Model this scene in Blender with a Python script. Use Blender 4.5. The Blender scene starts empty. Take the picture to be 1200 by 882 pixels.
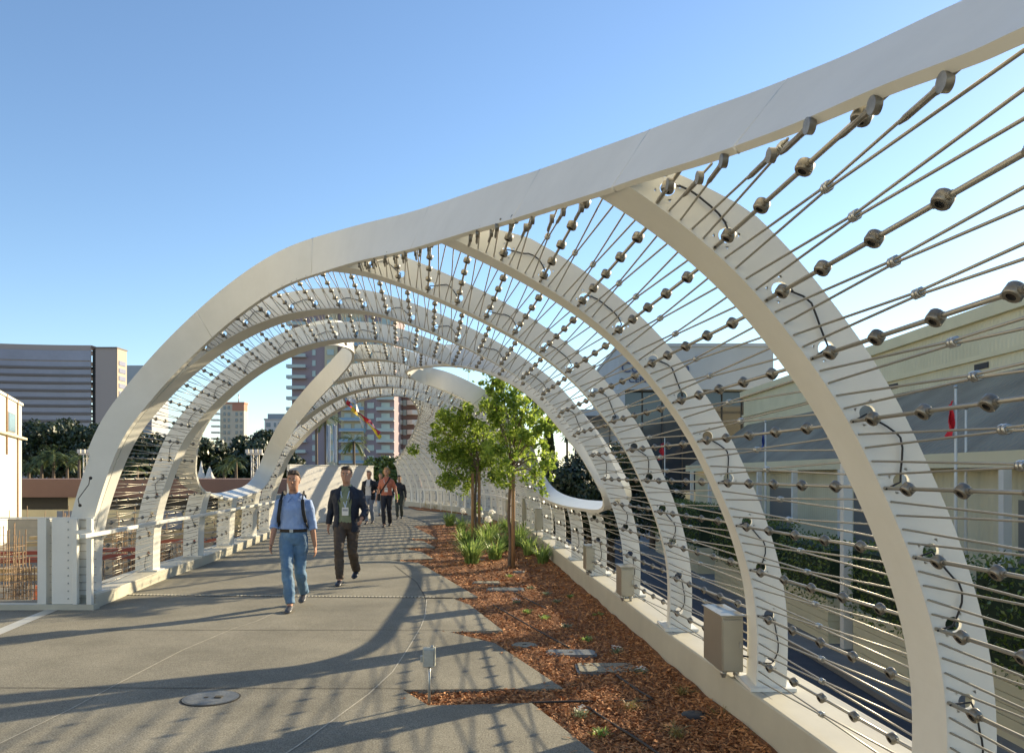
import bpy, bmesh, math, random
import numpy as np
from mathutils import Vector, Matrix
random.seed(7)
rng = np.random.default_rng(7)
C = bpy.context.scene.collection
PI = math.pi
FPX, CX, HY, CAMH = 950.0, 600.0, 555.0, 1.7   # focal length in photo pixels, centre column, horizon row, eye height

# ------------------------------------------------------------------ small maths helpers
def V(*a): return np.array(a, float)
def unit(v):
    v = np.asarray(v, float); n = np.linalg.norm(v)
    return v / n if n > 1e-9 else v
def ground(px, py, h=0.0):
    """real place of a point lying at height h"""
    y = (CAMH - h) * FPX / (py - HY)
    return V((px - CX) * y / FPX, y, h)
def at(px, py, y):
    """real place of a point lying y metres ahead"""
    return V((px - CX) * y / FPX, y, CAMH + (HY - py) * y / FPX)

# ------------------------------------------------------------------ scene graph helpers
def props(o, label=None, cat=None, group=None, kind=None):
    if label: o['label'] = label
    if cat: o['category'] = cat
    if group: o['group'] = group
    if kind: o['kind'] = kind
    return o
def empty(name, loc=(0, 0, 0), rz=0.0, label=None, cat=None, group=None):
    o = bpy.data.objects.new(name, None); C.objects.link(o)
    o.location = tuple(loc); o.rotation_euler = (0, 0, rz)
    return props(o, label, cat, group)
class MB:
    """collects polygons, becomes ONE mesh object"""
    def __init__(s): s.v = []; s.f = []; s.m = []; s.sm = []; s.cur = 0; s.smooth = False
    def add(s, vs, fs):
        b = len(s.v); s.v.extend([tuple(map(float, p)) for p in vs])
        for f in fs: s.f.append(tuple(b + i for i in f)); s.m.append(s.cur); s.sm.append(s.smooth)
    def box(s, lo, hi, rz=0.0, pivot=None):
        x0, y0, z0 = lo; x1, y1, z1 = hi
        vs = [(x0,y0,z0),(x1,y0,z0),(x1,y1,z0),(x0,y1,z0),(x0,y0,z1),(x1,y0,z1),(x1,y1,z1),(x0,y1,z1)]
        if rz:
            px, py = pivot if pivot is not None else ((x0+x1)/2, (y0+y1)/2); c, sn = math.cos(rz), math.sin(rz)
            vs = [(px+(x-px)*c-(y-py)*sn, py+(x-px)*sn+(y-py)*c, z) for x, y, z in vs]
        s.add(vs, [(0,3,2,1),(4,5,6,7),(0,1,5,4),(1,2,6,5),(2,3,7,6),(3,0,4,7)])
    def bar(s, a, b, w, h=None, up=(0,0,1)):
        """rectangular bar from a to b"""
        a = np.asarray(a, float); b = np.asarray(b, float); h = w if h is None else h
        d = unit(b - a); r = np.cross(d, up)
        if np.linalg.norm(r) < 1e-4: r = np.cross(d, (1, 0, 0))
        r = unit(r) * w / 2; u = unit(np.cross(r, d)) * h / 2
        vs = [a-r-u, a+r-u, a+r+u, a-r+u, b-r-u, b+r-u, b+r+u, b-r+u]
        s.add(vs, [(0,1,2,3),(7,6,5,4),(0,4,5,1),(1,5,6,2),(2,6,7,3),(3,7,4,0)])
    def tube(s, pts, rad, n=6, cap=True):
        pts = [np.asarray(p, float) for p in pts]; m = len(pts)
        rads = rad if hasattr(rad, '__len__') else [rad] * m
        vs = []; ref = None
        for i, p in enumerate(pts):
            d = unit(pts[min(i+1, m-1)] - pts[max(i-1, 0)])
            if ref is None:
                ref = np.cross(d, (0, 0, 1))
                if np.linalg.norm(ref) < 1e-3: ref = np.cross(d, (1, 0, 0))
            r = unit(ref - d * np.dot(ref, d)); ref = r; u = np.cross(d, r)
            for k in range(n):
                a = 2*PI*k/n; vs.append(p + (r*math.cos(a) + u*math.sin(a)) * rads[i])
        fs = []
        for i in range(m-1):
            for k in range(n):
                k2 = (k+1) % n
                fs.append((i*n+k, i*n+k2, (i+1)*n+k2, (i+1)*n+k))
        if cap: fs.append(tuple(range(n))[::-1]); fs.append(tuple((m-1)*n+k for k in range(n)))
        o = s.smooth; s.smooth = True; s.add(vs, fs); s.smooth = o
    def loft(s, rings, cap=True):
        n = len(rings[0]); vs = [p for r in rings for p in r]; fs = []
        for i in range(len(rings)-1):
            for k in range(n):
                k2 = (k+1) % n
                fs.append((i*n+k, i*n+k2, (i+1)*n+k2, (i+1)*n+k))
        if cap: fs.append(tuple(range(n))[::-1]); fs.append(tuple((len(rings)-1)*n+k for k in range(n)))
        o = s.smooth; s.smooth = True; s.add(vs, fs); s.smooth = o
    def lathe(s, o, axis, prof, n=12):
        """prof = [(distance along axis, radius)...]"""
        a = unit(axis); r = np.cross(a, (0, 0, 1))
        if np.linalg.norm(r) < 1e-3: r = V(1, 0, 0)
        r = unit(r); u = np.cross(a, r); o = np.asarray(o, float)
        s.loft([[o + a*d + (r*math.cos(2*PI*k/n) + u*math.sin(2*PI*k/n))*q for k in range(n)] for d, q in prof])
    def prism(s, poly, z0, z1):
        """poly = list of (x, y), extruded upright"""
        n = len(poly)
        ar = sum(poly[i][0]*poly[(i+1)%n][1]-poly[(i+1)%n][0]*poly[i][1] for i in range(n))
        if ar < 0: poly = poly[::-1]
        vs = [(x, y, z0) for x, y in poly] + [(x, y, z1) for x, y in poly]
        s.add(vs, [tuple(range(n))[::-1], tuple(range(n, 2*n))] + [(i, (i+1) % n, n+(i+1) % n, n+i) for i in range(n)])
    def quad(s, a, b, c, d): s.add([a, b, c, d], [(0, 1, 2, 3)])
    def build(s, name, mat, parent=None, bevel=0.0, origin=None):
        me = bpy.data.meshes.new(name)
        v = s.v
        if origin is not None: v = [(p[0]-origin[0], p[1]-origin[1], p[2]-origin[2]) for p in v]
        me.from_pydata(v, [], s.f); me.update()
        for m in (mat if isinstance(mat, (list, tuple)) else [mat]): me.materials.append(m)
        if s.f:
            me.polygons.foreach_set('material_index', s.m); me.polygons.foreach_set('use_smooth', s.sm)
        o = bpy.data.objects.new(name, me); C.objects.link(o)
        if parent is not None: o.parent = parent
        if origin is not None: o.location = tuple(origin)
        if bevel:
            b = o.modifiers.new('bevel', 'BEVEL'); b.width = bevel; b.segments = 2; b.limit_method = 'ANGLE'
        return o
def smoothshade(o, a=35):
    o.data.polygons.foreach_set('use_smooth', [True]*len(o.data.polygons))
    try: o.data.set_sharp_from_angle(angle=math.radians(a))
    except Exception: pass
    return o
def copy_tree(o, loc=None, rz=None, parent=None, label=None):
    c = o.copy(); C.objects.link(c); c.parent = parent
    if loc is not None: c.location = tuple(loc)
    if rz is not None: c.rotation_euler = (0, 0, rz)
    if label: c['label'] = label
    for ch in o.children: copy_tree(ch, parent=c)
    return c

# ------------------------------------------------------------------ materials
def mat(name, col, rough=0.6, metal=0.0, spec=0.5, var=0.0, scale=5.0, col2=None, bump=0.0, bscale=30.0, detail=6.0, trans=0.0, coat=0.0):
    m = bpy.data.materials.new(name); m.use_nodes = True; nt = m.node_tree; b = nt.nodes['Principled BSDF']
    b.inputs['Base Color'].default_value = (*col, 1); b.inputs['Roughness'].default_value = rough
    b.inputs['Metallic'].default_value = metal; b.inputs['Specular IOR Level'].default_value = spec
    if coat: b.inputs['Coat Weight'].default_value = coat
    tc = nt.nodes.new('ShaderNodeTexCoord')
    if var or col2:
        n = nt.nodes.new('ShaderNodeTexNoise'); n.inputs['Scale'].default_value = scale; n.inputs['Detail'].default_value = detail
        n.inputs['Roughness'].default_value = 0.65
        nt.links.new(tc.outputs['Object'], n.inputs['Vector'])
        r = nt.nodes.new('ShaderNodeValToRGB'); r.color_ramp.elements[0].position = 0.3; r.color_ramp.elements[1].position = 0.7
        c2 = col2 or tuple(min(1, c*(1+var)) for c in col); c1 = col if col2 else tuple(c*(1-var) for c in col)
        r.color_ramp.elements[0].color = (*c1, 1); r.color_ramp.elements[1].color = (*c2, 1)
        nt.links.new(n.outputs['Fac'], r.inputs['Fac']); nt.links.new(r.outputs['Color'], b.inputs['Base Color'])
    if bump:
        n2 = nt.nodes.new('ShaderNodeTexNoise'); n2.inputs['Scale'].default_value = bscale; n2.inputs['Detail'].default_value = 8
        nt.links.new(tc.outputs['Object'], n2.inputs['Vector'])
        bm_ = nt.nodes.new('ShaderNodeBump'); bm_.inputs['Strength'].default_value = bump; bm_.inputs['Distance'].default_value = 0.02
        nt.links.new(n2.outputs['Fac'], bm_.inputs['Height']); nt.links.new(bm_.outputs['Normal'], b.inputs['Normal'])
    return m
def leafmat(name, c1, c2, transl=0.35, rough=.45):
    m = bpy.data.materials.new(name); m.use_nodes = True; nt = m.node_tree; b = nt.nodes['Principled BSDF']
    b.inputs['Roughness'].default_value = rough
    g = nt.nodes.new('ShaderNodeNewGeometry'); r = nt.nodes.new('ShaderNodeValToRGB')
    r.color_ramp.elements[0].color = (*c1, 1); r.color_ramp.elements[1].color = (*c2, 1)
    nt.links.new(g.outputs['Random Per Island'], r.inputs['Fac']); nt.links.new(r.outputs['Color'], b.inputs['Base Color'])
    t = nt.nodes.new('ShaderNodeBsdfTranslucent'); mx = nt.nodes.new('ShaderNodeMixShader'); mx.inputs[0].default_value = transl
    h = nt.nodes.new('ShaderNodeHueSaturation'); h.inputs['Value'].default_value = 1.7; h.inputs['Hue'].default_value = 0.485
    nt.links.new(r.outputs['Color'], h.inputs['Color']); nt.links.new(h.outputs['Color'], t.inputs['Color'])
    nt.links.new(b.outputs[0], mx.inputs[1]); nt.links.new(t.outputs[0], mx.inputs[2])
    nt.links.new(mx.outputs[0], nt.nodes['Material Output'].inputs['Surface'])
    return m
def wavemat(name, c1, c2, rough, scale, direction='X', bump=0.3, dist=0.03, metal=0.0):
    """ribbed sheet"""
    m = bpy.data.materials.new(name); m.use_nodes = True; nt = m.node_tree; b = nt.nodes['Principled BSDF']
    b.inputs['Roughness'].default_value = rough; b.inputs['Metallic'].default_value = metal; b.inputs['Specular IOR Level'].default_value = .15
    tc = nt.nodes.new('ShaderNodeTexCoord'); w = nt.nodes.new('ShaderNodeTexWave'); w.bands_direction = direction
    w.inputs['Scale'].default_value = scale
    nt.links.new(tc.outputs['Object'], w.inputs['Vector'])
    n = nt.nodes.new('ShaderNodeTexNoise'); n.inputs['Scale'].default_value = 0.35; n.inputs['Detail'].default_value = 7
    nt.links.new(tc.outputs['Object'], n.inputs['Vector'])
    r = nt.nodes.new('ShaderNodeValToRGB'); r.color_ramp.elements[0].position = .35; r.color_ramp.elements[1].position = .65
    r.color_ramp.elements[0].color = (*c1, 1); r.color_ramp.elements[1].color = (*c2, 1)
    nt.links.new(n.outputs['Fac'], r.inputs['Fac']); nt.links.new(r.outputs['Color'], b.inputs['Base Color'])
    bu = nt.nodes.new('ShaderNodeBump'); bu.inputs['Strength'].default_value = bump; bu.inputs['Distance'].default_value = dist
    nt.links.new(w.outputs['Fac'], bu.inputs['Height']); nt.links.new(bu.outputs['Normal'], b.inputs['Normal'])
    return m

M = {}
M['steel'] = mat('white_painted_steel', (.665, .66, .60), .42, col2=(.745, .74, .68), scale=2.2, detail=10, bump=.05, bscale=5)
M['cable'] = mat('stainless_cable', (.36, .34, .29), .4, metal=.6)
M['node'] = mat('bronze_metal', (.25, .235, .20), .42, metal=.75, var=.35, scale=24)
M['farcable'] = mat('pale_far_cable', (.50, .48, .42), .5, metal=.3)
M['clamp'] = mat('bright_clamp', (.45, .45, .43), .32, metal=.9, var=.3, scale=30)
M['black'] = mat('black_rubber', (.012, .012, .013), .5)
# ------------------------------------------------------------------ the canopy's form: ribs k with a left and a right foot
RF = {-3:(2.05,-4.9),-2:(2.02,-2.85),-1:(1.95,-.8),0:(1.86,1.25),1:(1.76,3.3),2:(1.60,5.33),3:(1.42,7.35),4:(1.28,9.4),5:(1.12,11.4),
      6:(.97,13.4),7:(.82,15.5),8:(.67,17.7),9:(.52,19.9),10:(.38,22.0),11:(.2,24.1),12:(-.02,26.2),13:(-.32,28.2),14:(-.75,30.2),
      15:(-1.3,32.2),16:(-1.95,34.1),17:(-2.7,36.0),18:(-3.45,37.9),19:(-4.25,39.6),20:(-5.05,41.1),21:(-5.8,42.4),22:(-6.5,43.5)}
LF = {-3:(-4.4,-5.5),-2:(-4.5,-3.3),-1:(-4.6,-1.0),0:(-4.72,1.3),1:(-4.86,3.6),2:(-5.02,5.9),3:(-5.2,8.15),4:(-5.38,10.4),5:(-5.67,12.8),
      6:(-5.83,15.05),7:(-6.07,17.4),8:(-6.34,19.8),9:(-6.6,22.0)}
for k in range(10, 23):
    a, b = RF[k-1], RF[min(k+1, 22)]
    n = unit((-(b[1]-a[1]), b[0]-a[0]))
    LF[k] = (RF[k][0]+n[0]*6.95, RF[k][1]+n[1]*6.95)
LF[10] = (-6.62, 23.2); LF[11] = (-6.75, 24.6)
HR, HL = .28, .16
# half sections: (distance in from the foot, height)
RP = [(0,.0),(0,.28),(-.02,.56),(0,.9),(.065,1.14),(.14,1.39),(.25,1.63),(.40,1.96),(.56,2.18),(.71,2.38),(.87,2.56),(1.08,2.74),(1.31,2.91),(1.62,3.09),(2.0,3.29),(2.54,3.52),(2.95,3.66),(3.35,3.73)]
LP = [(0,.0),(0,.16),(0,.6),(.03,.96),(.12,1.3),(.26,1.67),(.38,1.98),(.55,2.28),(.68,2.42),(.92,2.7),(1.2,2.95),(1.5,3.18),(1.8,3.37),(2.15,3.54),(2.55,3.67),(2.95,3.72),(3.35,3.73)]
W0 = 6.7
sec = [(-a, h) for a, h in LP]                       # across from the left foot: a, h
sec = [(a, h) for a, h in LP] + [(W0-a, h) for a, h in RP[::-1][1:]]
sec = np.array(sec, float)
def catmull(P, n):
    P = np.asarray(P, float); out = []
    Q = np.vstack([2*P[0]-P[1], P, 2*P[-1]-P[-2]])
    for i in range(1, len(Q)-2):
        for j in range(n):
            t = j/n; a, b, c, d = Q[i-1], Q[i], Q[i+1], Q[i+2]
            out.append(.5*((2*b)+(c-a)*t+(2*a-5*b+4*c-d)*t*t+(3*b-a-3*c+d)*t**3))
    out.append(Q[-2]); return np.array(out)
def resample(P, n):
    d = np.r_[0, np.cumsum(np.linalg.norm(np.diff(P, axis=0), axis=1))]; s = np.linspace(0, d[-1], n)
    return np.stack([np.interp(s, d, P[:, i]) for i in range(P.shape[1])], 1)
sec = catmull(sec, 4)
for _ in range(12): sec[1:-1] = .5*sec[1:-1] + .25*(sec[:-2]+sec[2:])
NP = 37                                              # light cables round the section
SUB = 15                                             # section samples per period
NT = NP*SUB + 1
sec = resample(sec, NT)                              # t = i/(NT-1), by arc length
def rib_curve(k):
    L = V(*LF[k]); R = V(*RF[k]); d = (R-L)/W0
    xy = L[None] + sec[:, :1]*d[None]
    return np.hstack([xy, sec[:, 1:]])
RIB = {k: rib_curve(k) for k in RF}
FWD = {}
for k in RF:
    d = V(*RF[k]) - V(*LF[k]); FWD[k] = unit((-d[1], d[0], 0))
KS = sorted(RF)
def S(s, t):
    k = int(math.floor(s)); k = max(KS[0], min(KS[-1]-1, k)); u = s-k
    x = t*(NT-1); i = int(max(0, min(NT-2, math.floor(x)))); f = x-i
    A = RIB[k][i]*(1-f)+RIB[k][i+1]*f; B = RIB[k+1][i]*(1-f)+RIB[k+1][i+1]*f
    return A*(1-u)+B*u
def NRM(s, t):
    e = .004; a = S(s, min(1, t+e))-S(s, max(0, t-e)); b = S(s+.3, t)-S(s-.3, t)
    return unit(np.cross(a, b))                 # pointing out of the tunnel
# ---- place of a photographed edge on the canopy's surface
GS = np.linspace(-3, 22, 25*4+1); GT = np.linspace(0, 1, 223)
GRID = np.array([[S(s, t) for t in GT] for s in GS])
CAM = V(0, 0, CAMH)
def hit(px, py, s0, s1, t0=0., t1=1., want=None):
    d = unit(V((px-CX)/FPX, 1, (HY-py)/FPX)); best = None
    rel = GRID-CAM; lam = rel@d; dist = np.linalg.norm(rel-lam[..., None]*d, axis=2)/np.maximum(lam, .3)
    msk = (GS[:, None] >= s0-1e-6) & (GS[:, None] <= s1+1e-6) & (GT[None] >= t0) & (GT[None] <= t1) & (lam > .2)
    dd = np.where(msk, dist, 9e9)
    if want is not None: dd = dd + np.abs(GS[:, None]-want)*.0006
    i, j = np.unravel_index(np.argmin(dd), dd.shape); s, t = GS[i], GT[j]; st = .12; tt = .003
    def cost(s, t):
        p = S(s, t)-CAM; l = p@d
        return np.linalg.norm(p-l*d)/max(l, .3) + (abs(s-want)*.0002 if want is not None else 0)
    c = cost(s, t)
    for _ in range(60):
        imp = False
        for a, b in ((st,0),(-st,0),(0,tt),(0,-tt),(st,tt),(-st,-tt),(st,-tt),(-st,tt)):
            s2, t2 = min(max(s+a, s0), s1), min(max(t+b, t0), t1); c2 = cost(s2, t2)
            if c2 < c-1e-9: s, t, c = s2, t2, c2; imp = True
        if not imp: st /= 2; tt /= 2
    return s, t, c*FPX
E1px = [(106,627),(133,546),(154,507),(180,458),(221,421),(251,393),(292,360),(340,331),(381,318),(428,304),(473,294),(515,281.5),(560,268),(596,258),(640,244),(698,226),(746,209),(817,187),(878,165),(936,143),(1035,99),(1140,60),(1200,31)]
H1px_near = [(412,412),(390,404.5),(360,409),(313,423),(282,444),(262,470),(247,490),(235,515),(231,540),(231,555)]
H1px_bot = [(238,573),(256,581),(274,583.6),(292,579),(308,573)]
H1px_far = [(320,555),(330,530),(340,510),(361,482),(387,453),(408,429),(414,418)]
H2px_near = [(480,436),(500,431),(530,430),(560,435),(590,446),(620,465),(650,497),(680,535),(697,565),(706,583)]
H2px_bot = [(703,597),(680,595),(660,592),(640,585),(627,574)]
H2px_far = [(617,556),(611,540),(603,520),(588,500),(565,480),(540,466),(515,455),(495,449),(482,443)]
E3px = [(483,451),(489,465),(488,478),(485,495),(479,515),(470,532),(462,542)]
# ------------------------------------------------------------------ edges of the canopy in (s, t)
def st(px, *a, **k): return [hit(*p, *a, **k)[:2] for p in px]
E1 = [(3.94, 0.0), (3.94, .05)] + [(3.94 if t < .27 else s, t) for s, t in st(E1px, -3, 4.2) if t > .07] + [(-.1,.763),(-.55,.793),(-1.2,.85),(-2.0,.94),(-2.6,1.0)]
E1 = np.array(E1); E1 = E1[np.argsort(E1[:, 1])]
H1 = [(max(s, 5.22), t) for s, t in st(H1px_near, 4.5, 9)] + st(H1px_bot, 5, 9, 0, .3) + st(H1px_far, 6, 10, 0, .6)[:-1]
H2 = st(H2px_near, 3.5, 11)[1:] + st(H2px_bot, 4, 11, .6, 1) + st(H2px_far, 6, 16, .3, 1)[:-1] + [(6.6, .55)]
E3 = [(9.12, .0), (9.12, .50), (9.15, .535), (10.6, .541)] + [(s, t) for s, t in st(E3px, 8.5, 22, .3, 1)[3:]] + [(20.9,.86), (21.5, .93), (22, 1.0)]
def closed_curve(P, n=10, it=6):
    P = np.array(P); Q = []
    m = len(P)
    for i in range(m):
        a, b, c, d = P[i-1], P[i], P[(i+1)%m], P[(i+2)%m]
        for j in range(n):
            t = j/n; Q.append(.5*((2*b)+(c-a)*t+(2*a-5*b+4*c-d)*t*t+(3*b-a-3*c+d)*t**3))
    Q = np.array(Q)
    for _ in range(it): Q = .5*Q + .25*(np.roll(Q, 1, 0)+np.roll(Q, -1, 0))
    return Q
H1c = closed_curve(H1); H2c = closed_curve(H2)
def open_curve(P, n=10, it=12):
    Q = catmull(P, n)
    for _ in range(it): Q[1:-1] = .5*Q[1:-1]+.25*(Q[:-2]+Q[2:])
    return Q
E1c = open_curve(E1); E1c = E1c[np.argsort(E1c[:, 1], kind='stable')]
E3a = np.array(E3)
def inpoly(s, t, P):
    x, y = P[:, 0], P[:, 1]; x2, y2 = np.roll(x, -1), np.roll(y, -1)
    c = ((y > t) != (y2 > t)) & (s < (x2-x)*(t-y)/(y2-y+1e-12)+x)
    return bool(np.sum(c) % 2)
def e1s(t): return float(np.interp(t, E1c[:, 1], E1c[:, 0]))
def e3s(t): return float(np.interp(t, E3a[:, 1], E3a[:, 0]))
def valid(s, t):
    if s < e1s(t)+(.055 if s < 1.6 else .02) or s > e3s(t)+.02: return False
    return not (inpoly(s, t, H1c) or inpoly(s, t, H2c))

canopy = empty('bridge_canopy', (-1.9, 9.4, 0), 0, 'white steel rib and cable canopy arching over the footbridge, with two leaf shaped wall openings', 'canopy')
CO = V(-1.9, 9.4, 0)
def cbuild(mb, name, m, parent=None, **k):
    """canopy parts keep their own origin at the canopy's base"""
    mb.v = [(p[0]-CO[0], p[1]-CO[1], p[2]) if parent is None or parent is canopy or True else p for p in mb.v]
    return mb.build(name, m, parent or canopy, **k)

# ---- ribs: L section, a perforated web facing along the deck and a soffit plate
def runs(flags):
    out = []; a = None
    for i, f in enumerate(list(flags)+[False]):
        if f and a is None: a = i
        if not f and a is not None:
            if i-a > 2: out.append((a, i-1))
            a = None
    return out
SD = .40
def sdep(k, i):
    if k >= 9: return .25
    return float(np.interp(i/(NT-1), [0, .15, .38, 1], [.18, .18, .32, .32]))
ribs = {}
rib_run = {}
RK = list(range(0, 23)) + [k+.5 for k in range(9, 22)]
for k in RK:
    if k != int(k): RIB[k] = (RIB[int(k)]+RIB[int(k)+1])/2; FWD[k] = unit(FWD[int(k)]+FWD[int(k)+1])
    Cc = RIB[k]; T = np.gradient(Cc, axis=0); F = FWD[k]
    N = np.array([unit(np.cross(F, t)) for t in T])
    if N[NT//2][2] < 0: N = -N
    flags = [valid(k+.05, i/(NT-1)) and (k > 3 or k > e1s(i/(NT-1))+.012) for i in range(NT)]
    rr = runs(flags); rib_run[k] = rr
    if not rr: continue
    sd = SD if k < 9 else .25
    for (i0, i1) in rr:
        mb = MB(); j0 = i0
        if 0 < k < 4:
            while j0 > 0 and e1s((j0-1)/(NT-1)) < k+.19: j0 -= 1
        def d0(i): return 0.0 if i >= i0 else min(sdep(k, i)-.003, max(0, (e1s(i/(NT-1))-k)*2.1))
        st_ = sorted({j0, i0, i1} | {i for i in range(j0, i1+1) if i % SUB in (0, 3, 5, 9, 12)})
        def q(i, r, d): return Cc[i]+N[i]*r+F*d
        def w(i):
            v = .32-.13*(i/(NT-1))
            for e in (i0, i1):
                if e not in (0, NT-1): v = v*min(1, .55+abs(i-e)/50) if k < 4 else min(v, .03+v*min(1, abs(i-e)/8))
            return v
        for a, b in zip(st_[:-1], st_[1:]):
            hole = k < 10 and a % SUB == 5 and b-a == 4
            th = .022
            sa, sb = sdep(k, a), sdep(k, b)
            mb.quad(q(a,0,d0(a)), q(b,0,d0(b)), q(b,0,sb), q(a,0,sa))                       # soffit
            mb.quad(q(a,th,sa), q(b,th,sb), q(b,th,max(th,d0(b))), q(a,th,max(th,d0(a))))
            mb.quad(q(a,0,sa), q(b,0,sb), q(b,th,sb), q(a,th,sa))
            if b <= i0: continue
            mb.quad(q(a,w(a),0), q(a,w(a),th), q(b,w(b),th), q(b,w(b),0))           # outer edge of the web
            for d, fl in ((0, 0), (th, 1)):
                lo = 0 if d == 0 else th
                strips = [(lo, None)] if not hole else [(lo, .045), (.125, None)]
                for r0, r1 in strips:
                    ra = w(a) if r1 is None else r1; rb = w(b) if r1 is None else r1
                    if d == 0 and r1 is None and (lo == r0):
                        rm = .06
                        mb.quad(q(a,r0,d), q(a,ra,d), q(b,rb,d), q(b,r0,d))
                    else: mb.quad(q(a,r0,d), q(a,ra,d), q(b,rb,d), q(b,r0,d))
            if hole:
                mid = (q(a,.085,0)+q(b,.085,0))/2; e1 = (q(b,.085,0)-q(a,.085,0))/2; l1 = np.linalg.norm(e1)
                nn = N[(a+b)//2]
                for d in (0, th):
                    ci, ri = [], []
                    for z in range(16):
                        an = 2*PI*z/16+PI/16; cx_, cy_ = math.cos(an), math.sin(an)
                        mx = max(abs(cx_), abs(cy_)); ci.append(mid+F*d+e1/l1*cx_*.033+nn*cy_*.033)
                        ri.append(mid+F*d+e1*cx_/mx+nn*cy_/mx*.04)
                    mb.add(ci+ri, [(z, (z+1)%16, 16+(z+1)%16, 16+z) for z in range(16)])
                    if d == 0: c0 = ci
                mb.add(c0+ci, [(z, (z+1)%16, 16+(z+1)%16, 16+z) for z in range(16)])
        for i in (i0, i1):
            if i in (0, NT-1): continue
            mb.quad(q(i,0,0), q(i,0,sdep(k,i)), q(i,.022,sdep(k,i)), q(i,.022,0)); mb.quad(q(i,.022,0), q(i,w(i),0), q(i,w(i),.022), q(i,.022,.022))
        rb_ = cbuild(mb, 'rib', M['steel']); ribs[k] = rb_
        if (i1-i0) < 120: rb_['label'] = 'short rib below a wall opening'
        for i, h in ((i0, HL), (i1, HR)):            # foot plates on the kerbs
            if i in (0, NT-1):
                p = Cc[i]; sg = 1 if i else -1
                sd = sdep(k, i); c0 = p+F*(sd/2)+unit((RIB[k][-1]-RIB[k][0]))*.09*sg
                if k > 9: continue
                fb = MB(); fb.box((c0[0]-.15, c0[1]-sd/2-.05, h+.002), (c0[0]+.15, c0[1]+sd/2+.05, h+.025)); cbuild(fb, 'foot_plate', M['steel'], rb_)
        if k <= 6:                                   # black wiring looped between the holes of the web
            ch = [i for i in range(i0+3, i1-3) if i % SUB == 7]
            for a, b in zip(ch[:-1], ch[1:]):
                if (a//SUB) % 2: continue
                pts = [q(a, .004, -.03), q(a, .04, -.02)]
                for j in range(9):
                    u = j/8; i = int(round(a+(b-a)*u)); pts.append(q(i, .085+.05*math.sin(PI*u)+.012*math.sin(7*u+a), -.012-.012*math.sin(PI*u)))
                pts += [q(b, .04, -.02), q(b, .004, -.03)]
                cb = MB(); cb.tube(pts, .0045, 5); cbuild(cb, 'conduit', M['black'], rb_)

# ---- edge ribbons: steel bands standing off the surface along every cut edge
def ribbon(name, P, width, depth, side, closed=False, label=None, step=1, nsm=14):
    P = P[::step]; pts = np.array([S(s, t) for s, t in P]); N = np.array([NRM(s, t) for s, t in P])
    ksm = 8
    for _ in range(ksm):
        if closed: pts = .5*pts+.25*(np.roll(pts,1,0)+np.roll(pts,-1,0)); 
        else: pts[1:-1] = .5*pts[1:-1]+.25*(pts[:-2]+pts[2:])
    for _ in range(nsm):
        if closed: N = .5*N+.25*(np.roll(N,1,0)+np.roll(N,-1,0))
        else: N[1:-1] = .5*N[1:-1]+.25*(N[:-2]+N[2:])
    T = (np.roll(pts,-1,0)-np.roll(pts,1,0)) if closed else np.gradient(pts, axis=0)
    rings = []
    for p, n, t, (s_, t_) in zip(pts, N, T, P):
        b = unit(np.cross(unit(n), unit(t))); n = unit(np.cross(b, unit(t))); n = n if np.dot(n, NRM(s_, t_)) > 0 else -n
        ref = V(0, 1, 0) if not closed else p-pts.mean(0)
        if side == 2: ref = p-S(s_+1, t_)
        if np.dot(b, ref) < 0: b = -b
        w = width(s_, t_) if callable(width) else width; d = depth(s_, t_) if callable(depth) else depth
        rings.append([p, p+n*w, p+n*w+b*d, p+b*d])
    mb = MB(); nr = len(rings); vs = [v for r in rings for v in r]; fs = []
    for i in range(nr if closed else nr-1):
        j = (i+1) % nr
        for a in range(4): fs.append((i*4+a, i*4+(a+1)%4, j*4+(a+1)%4, j*4+a))
    if not closed: fs += [(0,1,2,3), tuple((nr-1)*4+a for a in (3,2,1,0))]
    mb.smooth = True; mb.add(vs, fs); o = cbuild(mb, name, M['steel'])
    o.data.set_sharp_from_angle(angle=math.radians(40))
    if label: o['label'] = label
    return o, rings
def w1(s, t): return float(np.interp(t, [0, .168, .172, .3, .5, .6, .68, .75, 1], [.28, .28, .33, .35, .38, .36, .31, .27, .27]))
def d1(s, t): return float(np.interp(t, [0, .25, .36, .5, .7, 1], [.11, .11, .08, .05, .028, .05]))
E1L = E1c[E1c[:, 1] <= .17]; E1U = E1c[E1c[:, 1] >= .168]
_, r1 = ribbon('edge_beam', np.vstack([E1L, E1U]), w1, d1, 1, label='long white edge beam rising from the left kerb and crossing overhead', nsm=30)
_, r2 = ribbon('opening_frame', H1c, .40, .045, 1, True, 'white band framing the opening on the left wall', nsm=20)
_, r3 = ribbon('opening_frame', H2c, .36, .045, 1, True, 'white band framing the opening on the right wall', nsm=20)
E3c = open_curve(E3a[2:], 8, 20)
_, r4 = ribbon('end_beam', E3c, .22, .06, 2, nsm=30)
for idx in (0.24, .33, .42, .52, .60, .68):
    j = int(idx*len(r1)); a4, b4 = r1[j], r1[min(j+1, len(r1)-1)]; T_ = unit(b4[0]-a4[0]); c_ = sum(a4)/4; sm = MB()
    lo = [c_+(p-c_)*1.004 for p in a4]; g_ = [p+unit(p-c_)*.003 for p in a4]
    sm.loft([[p-T_*.006 for p in a4], [p-T_*.003 for p in g_], [p+T_*.003 for p in g_], [p+T_*.006 for p in a4]], cap=False)
    cbuild(sm, 'weld_seam', M['steel'])
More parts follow.
